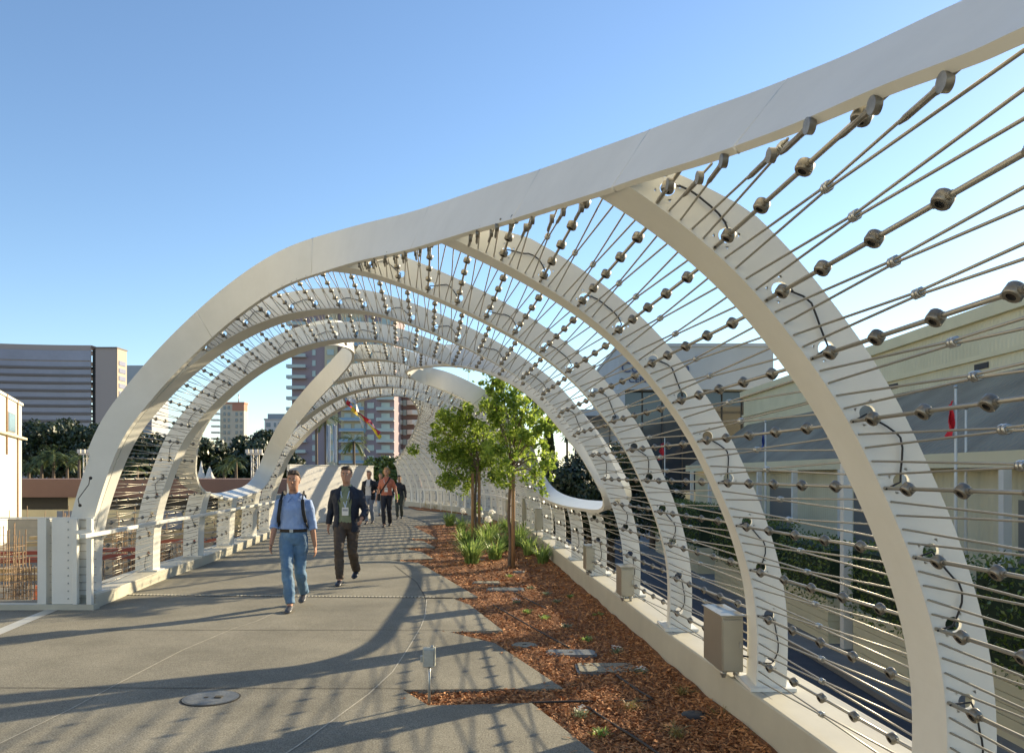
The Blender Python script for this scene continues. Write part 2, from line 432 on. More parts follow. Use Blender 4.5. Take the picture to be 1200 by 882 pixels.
# elongated slot with a loop of cable low on the edge beam's leg
mb = MB(); p0 = V(*RIB[4][40]); a_ = S(3.86, .118); b_ = S(3.86, .15)
mb.tube([a_+V(-.12,-.05,0), a_+V(-.125,-.07,.08), b_+V(-.105,-.07,-.08), b_+V(-.10,-.05,0)], .006, 6)
mb.lathe(a_+V(-.12,-.03,0), (0,-1,0), [(0,.02),(.012,.02),(.014,.01)], 10); mb.lathe(b_+V(-.10,-.03,0), (0,-1,0), [(0,.02),(.012,.02),(.014,.01)], 10)
cbuild(mb, 'conduit', M['black'])

# ---- cables, lights, clamps
cab = []; nodes = []; clamps = []; anchors = []
def poly_run(A, B, off, k, i, us):
    t = i/(NT-1)
    fl = [valid(k+.2+.8*u, t) for u in us]
    out = []
    for a, b in runs([f for f in fl]):
        if us[b]-us[a] > .13:
            ua, ub = us[a], us[b]
            if a > 0:
                lo, hi = us[a-1], us[a]
                for _ in range(7):
                    m_ = (lo+hi)/2
                    if valid(k+.2+.8*m_, t): hi = m_
                    else: lo = m_
                ua = hi
            if b < len(us)-1:
                lo, hi = us[b], us[b+1]
                for _ in range(7):
                    m_ = (lo+hi)/2
                    if valid(k+.2+.8*m_, t): lo = m_
                    else: hi = m_
                ub = lo
            out.append((ua, ub))
    return out
US = np.linspace(0, 1, 41)
for k in range(0, 22):
    sdk = SD if k < 9 else .25
    A0 = RIB[k]+FWD[k]*np.array([[sdep(k, i)] for i in range(NT)]); B0 = RIB[k+1]
    for i in range(0, NT):
        r = i % SUB
        if r not in (7, 10, 13, 1, 4): continue
        t = i/(NT-1)
        if t > .985 or t < .02: continue
        sgn = {7: 0, 10: 1, 13: -1, 1: 1, 4: -1}[r]
        for (u0, u1) in poly_run(A0, B0, None, k, i, US):
            def pt(u):
                p = A0[i]*(1-u)+B0[i]*u
                if sgn and k < 10:
                    j = i + sgn*1.5*(1-abs(2*u-1))*.84
                    j0 = int(math.floor(j)); f = j-j0
                    A = A0[j0]*(1-f)+A0[min(j0+1, NT-1)]*f; B = B0[j0]*(1-f)+B0[min(j0+1, NT-1)]*f
                    p = A*(1-u)+B*u
                return p
            nrm = NRM(k+.5, t)
            brk = [u0]+([.5] if u0 < .5 < u1 else [])+[u1]
            pts = [pt(u)+nrm*.014 for u in brk]
            size = np.linalg.norm(pts[-1]-pts[0])/max(.8, (pts[0][1]+pts[-1][1])/2)
            cab.append((size*(1.5 if r == 7 else 1), pts, .0085 if r == 7 else .0048, r == 7, k, t))
            if u0 > .02 and k < 3: anchors.append((pt(u0), pt(min(u1, u0+.2)), nrm))
            if r == 7:
                cnt = 5 if k < 10 else 3
                for m_ in range(cnt):
                    u = (m_+.5)/cnt
                    if u0 <= u <= u1: nodes.append((pt(u)+nrm*.012, nrm, pt(min(1,u+.05))-pt(max(0,u-.05)), k))
            elif sgn == 1 and u0 < .5 < u1 and k < 10:
                j = i+1; clamps.append(((A0[i+1]+A0[i+2]+B0[i+1]+B0[i+2])/4+nrm*.014, nrm, B0[i]-A0[i], k))
def visible(p):
    if p[1] < .9: return False
    px = CX+p[0]/p[1]*FPX; py = HY-(p[2]-CAMH)/p[1]*FPX
    return -30 < px < 1230 and -30 < py < 912
def cabmb(mb, c):
    _, pts, rad, chain, k, t = c
    mb.tube(pts, rad*(1 if k < 9 else 1.5), 6 if k < 4 else 4)
cab.sort(key=lambda c: -c[0]*(1 if visible(c[1][0]) or visible(c[1][-1]) else .01))
for c in cab[:100]:
    mb = MB(); cabmb(mb, c); cbuild(mb, 'cable', M['cable'])
mb = MB()
far = MB()
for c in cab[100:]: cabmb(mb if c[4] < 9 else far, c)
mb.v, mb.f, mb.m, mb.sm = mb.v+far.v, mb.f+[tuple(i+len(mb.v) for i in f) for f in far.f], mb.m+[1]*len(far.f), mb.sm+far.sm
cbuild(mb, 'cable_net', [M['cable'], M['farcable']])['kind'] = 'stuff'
# one light puck: a squat bronze cylinder with a dark lens
def puck(mb, o, ax, along, R=.027, H=.036, n=14):
    a = unit(ax); al = unit(along - a*np.dot(along, a)); s_ = np.cross(a, al)
    prof = [(-H/2, .0), (-H/2, R*.86), (-H/2+.005, R), (H/2-.005, R), (H/2, R*.86), (H/2, R*.5), (H/2-.006, R*.46), (H/2-.006, 0.0005)]
    rings = [[o+a*d+(al*math.cos(2*PI*z/n)+s_*math.sin(2*PI*z/n))*q for z in range(n)] for d, q in prof]
    mb.cur = 0; mb.loft(rings[:6], cap=False)
    mb.cur = 1; mb.loft(rings[5:], cap=False); mb.cur = 0
nodes.sort(key=lambda c: c[0][1] + (0 if visible(c[0]) else 100)); clamps.sort(key=lambda c: c[0][1] + (0 if visible(c[0]) else 100))
M['lens'] = mat('dark_lens', (.03, .03, .03), .12)
def nodeax(c):
    # lamps look down into the passage
    return unit(-c[1]+V(0, -.1, -.45))
for c in nodes[:100]:
    mb = MB(); puck(mb, c[0], nodeax(c), c[2]); mb.lathe(c[0]-unit(c[2])*.042, c[2], [(0,.012),(.084,.012)], 8)
    cbuild(mb, 'light_node', [M['node'], M['lens']]).data.set_sharp_from_angle(angle=.7)
mb = MB()
for c in nodes[100:]: puck(mb, c[0], nodeax(c), c[2], n=8 if c[3] > 3 else 12, R=.026 if c[3] < 9 else .026, H=.034)
o = cbuild(mb, 'light_nodes', [M['node'], M['lens']]); o['kind'] = 'stuff'; o.data.set_sharp_from_angle(angle=.7)
def clampmb(mb, c):
    d = unit(c[2]); n = unit(c[1]); s_ = np.cross(d, n)
    for q in (-.009, .009): mb.lathe(c[0]+d*q-d*.007, d, [(0,.012),(0,.017),(.014,.017),(.014,.012)], 8)
    mb.bar(c[0]-d*.02, c[0]+d*.02, .016, .02, n)
for c in clamps[:100]:
    mb = MB(); clampmb(mb, c); cbuild(mb, 'cable_clamp', M['clamp'])
mb = MB()
for c in clamps[100:]: clampmb(mb, c)
cbuild(mb, 'cable_clamps', M['clamp'])['kind'] = 'stuff'
anchors.sort(key=lambda a: a[0][1]+(0 if visible(a[0]) else 50))
for p, q_, nr_ in anchors[:60]:
    mb = MB(); d = unit(q_-p); p = p+d*.065-nr_*.02
    sd_ = unit(np.cross(d, (0, 0, 1)))
    mb.lathe(p-sd_*.012, sd_, [(0,.001),(0,.023),(.02,.023),(.02,.001)], 16)
    mb.tube([p, p+d*.04, p+d*.05, p+d*.17, p+d*.2], [.011, .011, .009, .009, .005], 8)
    cbuild(mb, 'cable_anchor', M['node']).data.set_sharp_from_angle(angle=.7)
# ------------------------------------------------------------------ materials of the place
def speckle(name, c1, c2, cs, rough=.85, bump=.25):
    m = bpy.data.materials.new(name); m.use_nodes = True; nt = m.node_tree; b = nt.nodes['Principled BSDF']; L = nt.links.new
    b.inputs['Roughness'].default_value = rough; b.inputs['Specular IOR Level'].default_value = .35
    tc = nt.nodes.new('ShaderNodeTexCoord')
    n1 = nt.nodes.new('ShaderNodeTexNoise'); n1.inputs['Scale'].default_value = .7; n1.inputs['Detail'].default_value = 9; n1.inputs['Roughness'].default_value = .7
    n2 = nt.nodes.new('ShaderNodeTexNoise'); n2.inputs['Scale'].default_value = 95; n2.inputs['Detail'].default_value = 3
    n3 = nt.nodes.new('ShaderNodeTexNoise'); n3.inputs['Scale'].default_value = 26; n3.inputs['Detail'].default_value = 6; n3.inputs['Roughness'].default_value = .75
    for n in (n1, n2, n3): L(tc.outputs['Object'], n.inputs['Vector'])
    r = nt.nodes.new('ShaderNodeValToRGB'); r.color_ramp.elements[0].position = .3; r.color_ramp.elements[1].position = .66
    r.color_ramp.elements[0].color = (*[c*.78 for c in c1], 1); r.color_ramp.elements[1].color = (*c2, 1); L(n1.outputs['Fac'], r.inputs['Fac'])
    r2 = nt.nodes.new('ShaderNodeValToRGB'); r2.color_ramp.elements[0].position = .36; r2.color_ramp.elements[1].position = .64
    r2.color_ramp.elements[0].color = (.45, .43, .4, 1); r2.color_ramp.elements[1].color = (1, 1, 1, 1); L(n2.outputs['Fac'], r2.inputs['Fac'])
    r3 = nt.nodes.new('ShaderNodeValToRGB'); r3.color_ramp.elements[0].position = .3; r3.color_ramp.elements[1].position = .66
    r3.color_ramp.elements[0].color = (.72, .7, .68, 1); r3.color_ramp.elements[1].color = (1.1, 1.1, 1.08, 1); L(n3.outputs['Fac'], r3.inputs['Fac'])
    m1 = nt.nodes.new('ShaderNodeMix'); m1.data_type = 'RGBA'; m1.blend_type = 'MULTIPLY'; m1.inputs['Factor'].default_value = 1
    L(r.outputs['Color'], m1.inputs['A']); L(r2.outputs['Color'], m1.inputs['B'])
    m2 = nt.nodes.new('ShaderNodeMix'); m2.data_type = 'RGBA'; m2.blend_type = 'MULTIPLY'; m2.inputs['Factor'].default_value = 1
    L(m1.outputs['Result'], m2.inputs['A']); L(r3.outputs['Color'], m2.inputs['B']); L(m2.outputs['Result'], b.inputs['Base Color'])
    bu = nt.nodes.new('ShaderNodeBump'); bu.inputs['Strength'].default_value = bump; bu.inputs['Distance'].default_value = .004
    L(n2.outputs['Fac'], bu.inputs['Height']); L(bu.outputs['Normal'], b.inputs['Normal'])
    return m
M['deck'] = speckle('exposed_aggregate_concrete', (.27, .262, .215), (.385, .37, .305), 1)
M['joint'] = mat('dark_joint', (.05, .048, .04), .9)
M['pale_joint'] = mat('pale_joint', (.42, .40, .33), .8, var=.3, scale=20)
M['flush'] = mat('flush_metal_strip', (.5, .49, .43), .45, metal=.2, var=.1, scale=3)
M['mulch'] = mat('bark_bed', (.14, .056, .022), .95, col2=(.34, .155, .062), scale=45, bump=1.0, bscale=60)
M['chips'] = leafmat('bark_chips', (.20, .075, .025), (.62, .30, .12), .0, .85)
M['lid_pale'] = speckle('pale_concrete_lid', (.36, .35, .28), (.45, .43, .35), 1)
M['lid_dark'] = mat('dark_metal_lid', (.17, .18, .18), .5, metal=.3, var=.2, scale=8, bump=.3, bscale=60)
M['boxsteel'] = mat('brushed_box_steel', (.40, .385, .33), .34, metal=.7, var=.06, scale=2, bump=.04, bscale=20)
M['galv'] = mat('galvanised_steel', (.42, .43, .42), .4, metal=.8, var=.15, scale=25)
M['stake'] = mat('timber_stake', (.33, .19, .085), .8, var=.25, scale=9, bump=.3)
M['bark'] = mat('tree_bark', (.16, .12, .085), .9, var=.3, scale=12, bump=.6, bscale=40)
M['leaf'] = leafmat('tree_leaf', (.09, .165, .022), (.27, .37, .06), .5)
M['strap'] = leafmat('strap_leaf', (.10, .20, .045), (.30, .40, .12), .4)
M['grey_leaf'] = leafmat('silvery_leaf', (.12, .16, .09), (.28, .32, .2), .2)
M['straw'] = leafmat('straw_grass', (.14, .16, .04), (.36, .27, .10), .25)
M['petal'] = leafmat('white_petal', (.75, .73, .66), (.85, .84, .8), .3)
M['yellow'] = mat('yellow_petal', (.75, .42, .03), .5)
M['hose'] = mat('drip_hose', (.03, .022, .018), .6)

# ------------------------------------------------------------------ deck and planting bed
saw = [(697,882),(623,823),(502,826),(472,807.5),(660,806),(580,753),(527,740),(589,738),(550,708),(530,700.4),(560,699),(507,668),(490,659),(458,656),(508,654),(493,646),(465,641),(510,641),(497,634),(474,631),(513,631),(483,616),(520,614),(600,611)]
sawg = [tuple(ground(*p)[:2]) for p in saw]
def foot(s, right, off=0.0):
    P = S(s, 1.0 if right else 0.0); Q = S(s, 0.0 if right else 1.0); d = unit(P-Q); return (P+d*off)[:2]
kr = [tuple(foot(s, True, -.07)) for s in np.linspace(13.6, 22, 20)]
kl = [tuple(foot(s, False, -.1)) for s in np.linspace(9.2, 4.02, 12)]
deck_poly = [(1.3, -6), (1.3, 2.4), (.95, 3.7)] + sawg + [(kr[0][0]-.0, kr[0][1]-.9)] + kr + [(-5.5, 48), (2, 60), (2, 110), (-40, 110), (-22, 62), (-9.2, 31), (-7.6, 25)] + kl + [(-5.5, 10.25), (-5.5, 10.98), (-14, 10.98), (-14, -6)]
mb = MB(); mb.prism(deck_poly, -.35, 0); o = mb.build('deck', M['deck']); props(o, kind='structure')
YR = [RF[k][1] for k in KS]
# bark bed: an undulating sheet between the saw-toothed slab and the kerb
bed_poly = [(1.3, 1.0), (1.3, 2.4), (.95, 3.7)] + sawg + [tuple(foot(s, True, -.08)) for s in np.linspace(12.8, -.2, 30)]
def in_xy(x, y, P):
    c = False; n = len(P); j = n-1
    for i in range(n):
        if (P[i][1] > y) != (P[j][1] > y) and x < (P[j][0]-P[i][0])*(y-P[i][1])/(P[j][1]-P[i][1]+1e-12)+P[i][0]: c = not c
        j = i
    return c
def bedz(x, y):
    e = foot(float(np.interp(y, YR, KS)), True, -.04)[0]-x
    return -.028 + .06*max(0, 1-max(0, e)/.5)**2 + .013*math.sin(5.1*x+1.7*y)*math.cos(3.3*y-x) + .008*math.sin(13*x+2)*math.sin(11*y)
mb = MB(); ys = np.concatenate([np.arange(1, 12, .07), np.arange(12, 31.5, .2)]); xs = np.arange(-3.6, 2.2, .08)
vs = [(x, y, bedz(x, y)) for y in ys for x in xs]; nx = len(xs)
mb.smooth = True; fs = []
for j in range(len(ys)-1):
    for i in range(nx-1):
        if xs[i] < foot(float(np.interp(ys[j], [RF[k][1] for k in KS], KS)), True, 0)[0]+.1: fs.append((j*nx+i, j*nx+i+1, (j+1)*nx+i+1, (j+1)*nx+i))
mb.add(vs, fs); props(mb.build('mulch_bed', M['mulch']), kind='structure')
mb = MB(); cnt = 0
while cnt < 34000:
    y = 1/random.uniform(1/31, 1/3.0); x = random.uniform(-2.6, 1.9)
    spill = random.random() < .012 and y < 14
    if random.random() > .5+.5*(y < 12) or not (in_xy(x, y, bed_poly) or (spill and in_xy(x+.16, y, bed_poly))): continue
    a = random.uniform(0, 2*PI); l = random.uniform(.010, .034)*(1 if y < 12 else 1.6); w_ = random.uniform(.003, .009)*(1 if y < 12 else 1.6); t_ = random.gauss(0, .35); r_ = random.gauss(0, .6)
    z = bedz(x, y)+random.uniform(.0, .022)
    if spill and not in_xy(x, y, bed_poly): z = .006; t_ *= .2; r_ *= .2
    d = V(math.cos(a)*math.cos(t_), math.sin(a)*math.cos(t_), math.sin(t_))*l; e = V(-math.sin(a)*math.cos(r_), math.cos(a)*math.cos(r_), math.sin(r_))*w_
    p = V(x, y, z); h = V(0, 0, w_*.8)
    mb.add([p-d-e*.4, p-d*.2-e+h*.3, p+d-e*.3, p+d*.9+e*.5, p+e+h, p-d*.8+e*.7], [(0,1,4,5), (1,2,3,4)]); cnt += 1
props(mb.build('bark_chips', M['chips']), 'loose red brown bark chips scattered over the planting bed', 'mulch', kind='stuff')
# second bed far down the passage
b2 = [tuple(ground(*p)[:2]) for p in [(474,592.5),(540,596),(556,604),(524,600),(489,597.5)]]
mb = MB(); mb.prism(b2, .004, .05); props(mb.build('mulch_bed', M['mulch']), kind='structure')

# ------------------------------------------------------------------ kerbs
def kerb(name, right, s0, s1, n, inn, out, h, low):
    mb = MB(); rings = []
    for s in np.linspace(s0, s1, n):
        a = foot(s, right, -inn); b = foot(s, right, out)
        rings.append([V(*a, low), V(*a, h), V(*b, h), V(*b, low)])
    vs = [v for r in rings for v in r]; fs = [(i*4+a, i*4+(a+1)%4, (i+1)*4+(a+1)%4, (i+1)*4+a) for i in range(n-1) for a in range(4)]
    fs += [(0,1,2,3), tuple((n-1)*4+a for a in (3,2,1,0))]
    mb.add(vs, fs); return props(mb.build(name, M['kerbpaint'], bevel=.012), kind='structure')
M['kerbpaint'] = mat('painted_kerb', (.48, .46, .37), .55, var=.08, scale=2, bump=.05, bscale=10)
kerb('kerb', True, -2.9, 21.98, 80, .045, .46, HR, -.8)
kerb('kerb', False, 3.93, 9.25, 20, .10, .40, HL, -.6)

# ------------------------------------------------------------------ joints and flush fittings in the deck
def strip(name, px, w, m, z=.004, label=None, kind='structure'):
    mb = MB(); P = [ground(*p) for p in px]
    for a, b in zip(P[:-1], P[1:]):
        d = unit(b-a); n = V(-d[1], d[0], 0)*w/2; zz = V(0, 0, z)
        mb.add([a-n+zz, b-n+zz, b+n+zz, a+n+zz], [(0,1,2,3)])
    return props(mb.build(name, m), kind=kind)
strip('deck_joint', [(333,713),(300,728),(272,737),(213,762),(140,800),(80,832),(-60,900)], .010, M['pale_joint'])
strip('deck_joint', [(500,702),(498,722),(493,735),(478,760),(460,787),(432,813),(398,838),(350,873),(300,905)], .012, M['pale_joint'])
strip('deck_joint', [(120,738),(540,738)], .012, M['joint'])
strip('deck_joint', [(-60,805.5),(472,806.5)], .010, M['joint'])
strip('deck_joint', [(462,662),(488,682),(500,702)], .012, M['joint'])
strip('deck_joint', [(300,654),(458,655)], .02, M['joint'])
strip('deck_joint', [(-60,765),(-10,744),(112,693)], .16, M['flush'])
mb = MB(); A = ground(118, 696.5); B = ground(512, 700); mb.cur = 0
d = unit(B-A); n = V(-d[1], d[0], 0)
mb.add([A-n*.045+V(0,0,.004), B-n*.045+V(0,0,.004), B+n*.045+V(0,0,.004), A+n*.045+V(0,0,.004)], [(0,1,2,3)])
mb.cur = 1; Lj = np.linalg.norm(B-A); q = .02
while q < Lj:
    p = A+d*q; mb.bar(p-n*.03+V(0,0,.008), p+n*.03+V(0,0,.008), .028, .008); q += .05
props(mb.build('expansion_joint', [M['joint'], M['pale_joint']]), 'dotted metal expansion joint crossing the deck in front of the walkers', 'joint cover')
mb = MB(); A = ground(500, 700.2); B = ground(531, 700.5); mb.bar(A+V(0,0,.006), B+V(0,0,.006), .07, .006); props(mb.build('joint_cover', M['joint']), 'short black rubber end of the dotted expansion joint beside the bark bed', 'joint cover')
# manhole
g = ground(247, 818); R_ = .205
root = empty('manhole_cover', g, 0, 'round grey metal manhole cover set in the foreground deck', 'manhole cover')
mb = MB(); n = 40
for r0, r1, z0 in ((R_, R_+.012, .003),):
    mb.add([V(math.cos(2*PI*i/n)*r, math.sin(2*PI*i/n)*r, z0) for r in (r0, r1) for i in range(n)], [(i, (i+1)%n, n+(i+1)%n, n+i) for i in range(n)])
mb.build('frame', M['joint'], root)
mb = MB(); mb.add([V(math.cos(2*PI*i/n)*R_, math.sin(2*PI*i/n)*R_, .007) for i in range(n)], [tuple(range(n))])
mb.add([V(math.cos(2*PI*i/n)*R_*.93, math.sin(2*PI*i/n)*R_*.93, .0085) for i in range(n)], [tuple(range(n))]); mb.build('cover', M['lid_dark'], root)
mb = MB(); mb.box((.03,-.02,.009),(.085,.03,.016)); mb.build('handle', M['joint'], root)
mb = MB(); mb.box((-.05,-.012,.009),(-.02,.012,.012)); mb.build('keyhole', M['joint'], root)
# lids in the bed
def lid(px, w, dpt, rz, m, label, rnd=False, name='utility_lid', h=.016):
    g = ground(px[0], px[1], -.0); root = empty(name, (g[0], g[1], -.02), rz, label, 'lid')
    if rnd: P = [(math.cos(2*PI*i/24)*w/2, math.sin(2*PI*i/24)*dpt/2) for i in range(24)]
    else:
        P = []
        for cx_, cy_, a0 in ((w/2-.04, dpt/2-.04, 0), (-w/2+.04, dpt/2-.04, PI/2), (-w/2+.04, -dpt/2+.04, PI), (w/2-.04, -dpt/2+.04, 1.5*PI)):
            for j in range(4): P.append((cx_+.04*math.cos(a0+j*PI/6), cy_+.04*math.sin(a0+j*PI/6)))
    mb = MB(); mb.prism([(x*1.08, y*1.1) for x, y in P], -.05, h-.006); mb.build('frame', M['lid_dark'], root)
    mb = MB(); mb.prism(P, h-.004, h+.004); mb.build('cover', m, root, bevel=.002)
    mb = MB(); mb.box((-.02,-.008,h+.005),(.02,.008,h+.009)); mb.build('pick_hole', M['joint'], root)
lid((711,781), .50, .32, 0, M['lid_pale'], 'pale rectangular concrete lid lying in the bark nearest the steel box')
lid((669.5,763.5), .44, .24, 0, M['lid_dark'], 'dark grey rectangular lid in the bark behind the pale one')
lid((614.5,754.5), .235, .235, 0, M['lid_pale'], 'small round pale lid in the bark near the slab edge', True)
lid((592,689.5), .52, .3, 0, M['lid_dark'], 'dark flat rectangular lid in the bark in front of the right tree stake')
lid((570,681.5), .40, .22, 0, M['lid_pale'], 'pale narrow lid half covered by bark behind the dark flat lid')
lid((557,655), .36, .2, .1, M['lid_pale'], 'little pale lid at the left edge of the flowering plants')
lid((608,669), .2, .2, 0, M['lid_dark'], 'small black lid in the bark right below the tree stakes', True)
g = ground(815, 838); mb = MB(); mb.lathe((g[0], g[1], -.05), (0,0,1), [(0,.10),(.055,.10),(.062,.092),(.066,.03),(.066,.002)], 20)
props(mb.build('valve_cover', M['black']), 'low round black valve cover in the bark near the kerb', 'valve cover')
# hoses
for i, (px, lb) in enumerate([([(578,708),(620,732),(667,758)], 'black drip hose in the bark left of the dark rectangular lid'), ([(602,693),(627,706),(640,712)], 'short black drip hose beside the dark flat lid'),
                 ([(688,827),(715,845),(750,867),(790,895)], 'black drip hose running down the bark in the foreground'), ([(620,822),(680,820.5),(762,820)], 'black drip hose lying straight across the bark'),
                 ([(722,790),(745,806),(765,818)], 'short black drip hose in front of the pale rectangular lid')]):
    P = catmull([ground(*p)+V(0,0,-.005) for p in px], 6)
    mb = MB(); mb.tube(P, .009, 6); props(mb.build('drip_hose', M['hose']), lb, 'hose')

# ------------------------------------------------------------------ post with a socket box in the sawtooth notch
g = ground(503, 823); root = empty('outlet_post', (g[0], g[1], -.03), 0, 'short metal post carrying a grey socket box in the slab notch', 'outlet post')
mb = MB(); mb.tube([(0,0,-.05),(0,0,.36)], .011, 10); mb.build('post', M['galv'], root)
mb = MB(); mb.box((-.045,-.035,.30),(.045,.03,.44)); mb.build('box', mat('outlet_box_paint', (.46,.47,.40), .5, metal=.2), root, bevel=.006)
mb = MB(); mb.box((-.038,-.047,.305),(.038,-.037,.43)); mb.build('cover', M['galv'], root, bevel=.003)
mb = MB(); mb.box((-.065,-.02,.335),(-.047,.02,.38)); mb.tube([(.02,0,.44),(.02,0,.455)], .012, 8); mb.build('plug', M['galv'], root)

# ------------------------------------------------------------------ steel cabinets standing on the kerb
def cabinet(s_px, y, h0, h1, wx, ly, label, cable=False):
    x = s_px
    root = empty('junction_box', (x, y, HR), 0, label, 'junction box', 'steel boxes along the right kerb')
    root.rotation_euler = (0, 0, .04)
    mb = MB(); mb.box((0,0,h0-HR),(wx,ly,h1-HR)); mb.build('case', M['boxsteel'], root, bevel=.005)
    mb = MB(); mb.box((.006,-.014,h0-HR+.01),(wx-.006,-.002,h1-HR-.02)); mb.build('door', M['boxsteel'], root, bevel=.004)
    mb = MB(); mb.box((wx*.78,-.024,(h0+h1)/2-HR-.02),(wx*.88,-.0145,(h0+h1)/2-HR+.02)); mb.build('lock', M['galv'], root)
    mb = MB(); mb.box((-.012,-.02,h1-HR+.002),(wx+.012,ly+.01,h1-HR+.010)); mb.build('rain_cover', M['boxsteel'], root)
    for a, b in ((.03,.06),(wx-.03,.06),(wx*.5,ly-.08)):
        mb = MB(); mb.tube([(a,b,0.002),(a,b,h0-HR)], .016, 8); mb.lathe((a,b,h0-HR-.03),(0,0,1),[(0,.016),(0,.024),(.028,.024),(.028,.016)], 8); mb.build('leg', M['galv'], root)
    if cable:
        mb = MB(); mb.tube(catmull([(wx,.02,.16),(wx+.05,-.02,.15),(wx+.07,-.03,.09),(wx+.12,-.01,.06),(wx+.17,.05,.10),(wx+.22,.12,.05)], 5), .007, 6); mb.build('power_cable', M['black'], root)
cabinet(1.45, 5.6, .33, .715, .15, .46, 'large tall steel box on the right kerb, nearest the camera', True)
cabinet(1.21, 9.0, .34, .66, .15, .32, 'steel box on the kerb, second nearest the camera')
cabinet(1.04, 11.4, .34, .68, .15, .32, 'steel box on the kerb, third from the camera')
for (px, py, lb) in ((614,608,'fourth steel box from the camera, right of the tree stakes'), (603,604,'pale steel box on the kerb between the two tree stakes, right one'), (581,600,'farthest steel box on the kerb, just right of the left tree stakes')):
    y = {614: 18.6, 603: 22.3, 581: 27.0}[px]; x = foot(float(np.interp(y, [RF[k][1] for k in KS], KS)), True, -.07)[0]
    cabinet(x, y, .42, 1.02 if px != 614 else .9, .42, .3, lb)

# ------------------------------------------------------------------ railings on the left
root = empty('handrail', (*foot(3.9, False, -.16), HL), 0, 'white flat handrail along the left wall of the canopy', 'handrail'); ro = np.array(root.location)
mb = MB(); P = [V(*foot(s, False, -.17), .95)-ro for s in np.linspace(3.72, 9.4, 24)]
for a, b in zip(P[:-1], P[1:]): mb.bar(a, b+(b-a)*.02, .075, .05)
mb.build('rail', M['steel'], root, bevel=.006)
for k in range(4, 10):
    mb = MB(); a = V(*foot(k+.06, False, -.16), .93)-ro; b = V(*foot(k+.06, False, 0), .80)-ro
    mb.bar(a, b, .03, .02); mb.build('bracket', M['steel'], root)
root = empty('handrail', (*foot(9.5, True, -.3), 0), 0, 'pale handrail low along the far curving right wall', 'handrail'); ro = np.array(root.location)
mb = MB(); P = [V(*foot(s, True, -.3), .95)-ro for s in np.linspace(9.2, 19, 40)]
for a, b in zip(P[:-1], P[1:]): mb.bar(a, b+(b-a)*.02, .05, .05)
mb.build('rail', M['steel'], root)
for s in np.linspace(9.3, 18.9, 13):
    p = V(*foot(s, True, -.3), 0)-ro; mb = MB(); mb.bar(p, p+V(0,0,.94), .04, .04, (0,1,0)); mb.build('post', M['steel'], root)
y = 10.17
def xx(px): return (px-CX)*y/FPX
root = empty('guard_rail', (xx(50), y, .07), 0, 'white steel guard rail with wires at the left beside the building site', 'guard rail'); ox = xx(50)
mb = MB(); mb.box((xx(-60)-ox,-.05,-.07),(xx(112)-ox,.1,-.001)); mb.build('base_plate', M['kerbpaint'], root)
mb = MB(); mb.box((xx(-60)-ox,-.012,1.072),(xx(110)-ox,.02,1.087)); mb.build('top_rail', M['steel'], root)
for a, b, dp in ((45,55,.14),(-52,-44,.14)):
    mb = MB(); mb.box((xx(a)-ox,-.02,0),(xx(b)-ox,.0,1.07)); mb.box((xx(b)-ox-.012,.001,0),(xx(b)-ox,dp,1.07)); mb.build('post', M['steel'], root)
mb = MB(); mb.box((xx(62)-ox,-.03,0),(xx(87)-ox,.0,1.07)); mb.box((xx(62)-ox,.002,0),(xx(62)-ox+.02,.2,1.07)); mb.build('post', M['steel'], root, bevel=.004)['label'] = 'wide flat plate post'
for i in range(11):
    mb = MB(); mb.lathe((xx(81.5)-ox,-.031,.07+i*.096),(0,-1,0),[(0,.010),(.006,.010),(.008,.004)],8); mb.build('bolt', M['galv'], root)
for a, b in ((88,93),(104,110)):
    mb = MB(); mb.box((xx(a)-ox,-.06,0),(xx(b)-ox,.0,1.07)); mb.build('post', M['steel'], root, bevel=.003)
for i in range(11):
    mb = MB(); z = .07+i*.098; mb.tube([(xx(88)-ox,.02,z),(xx(112)-ox,.02,z)], .004, 4); mb.tube([(xx(-60)-ox,.06,z),(xx(62)-ox,.06,z)], .0025, 4); mb.build('wire', M['cable'], root)
mb = MB(); mb.box((xx(92)-ox,-.09,.88),(xx(112)-ox,-.065,.93)); mb.build('rail_end', M['steel'], root)

# ------------------------------------------------------------------ white board wall on the left beyond the canopy
root = empty('white_panel_wall', (-7.45, 27, 0), 0, 'tall blank white wall behind the walking men, where the left canopy wall ends', 'wall')
mb = MB(); mb.bar((0,0,.99),(2.05,4.3,.99), .12, 1.98); mb.build('panel', mat('white_board', (.72,.70,.64), .6, var=.04, scale=1), root)
mb = MB(); mb.bar((-.01,-.02,2.0),(2.06,4.32,2.0), .16, .035); mb.build('coping', M['steel'], root)
g = ground(475, 593); root = empty('bollard', (g[0], g[1]-.5, 0), 0, 'grey round bollard at the foot of the far curved wall', 'bollard')
mb = MB(); mb.lathe((0,0,0),(0,0,1),[(0,.13),(.03,.13),(.03,.11),(1.12,.11),(1.15,.1),(1.17,.02)],20); mb.build('post', M['lid_pale'], root)
mb = MB(); mb.lathe((0,0,0),(0,0,1),[(0,.17),(.02,.17),(.02,.12)],20); mb.build('base_plate', M['galv'], root)
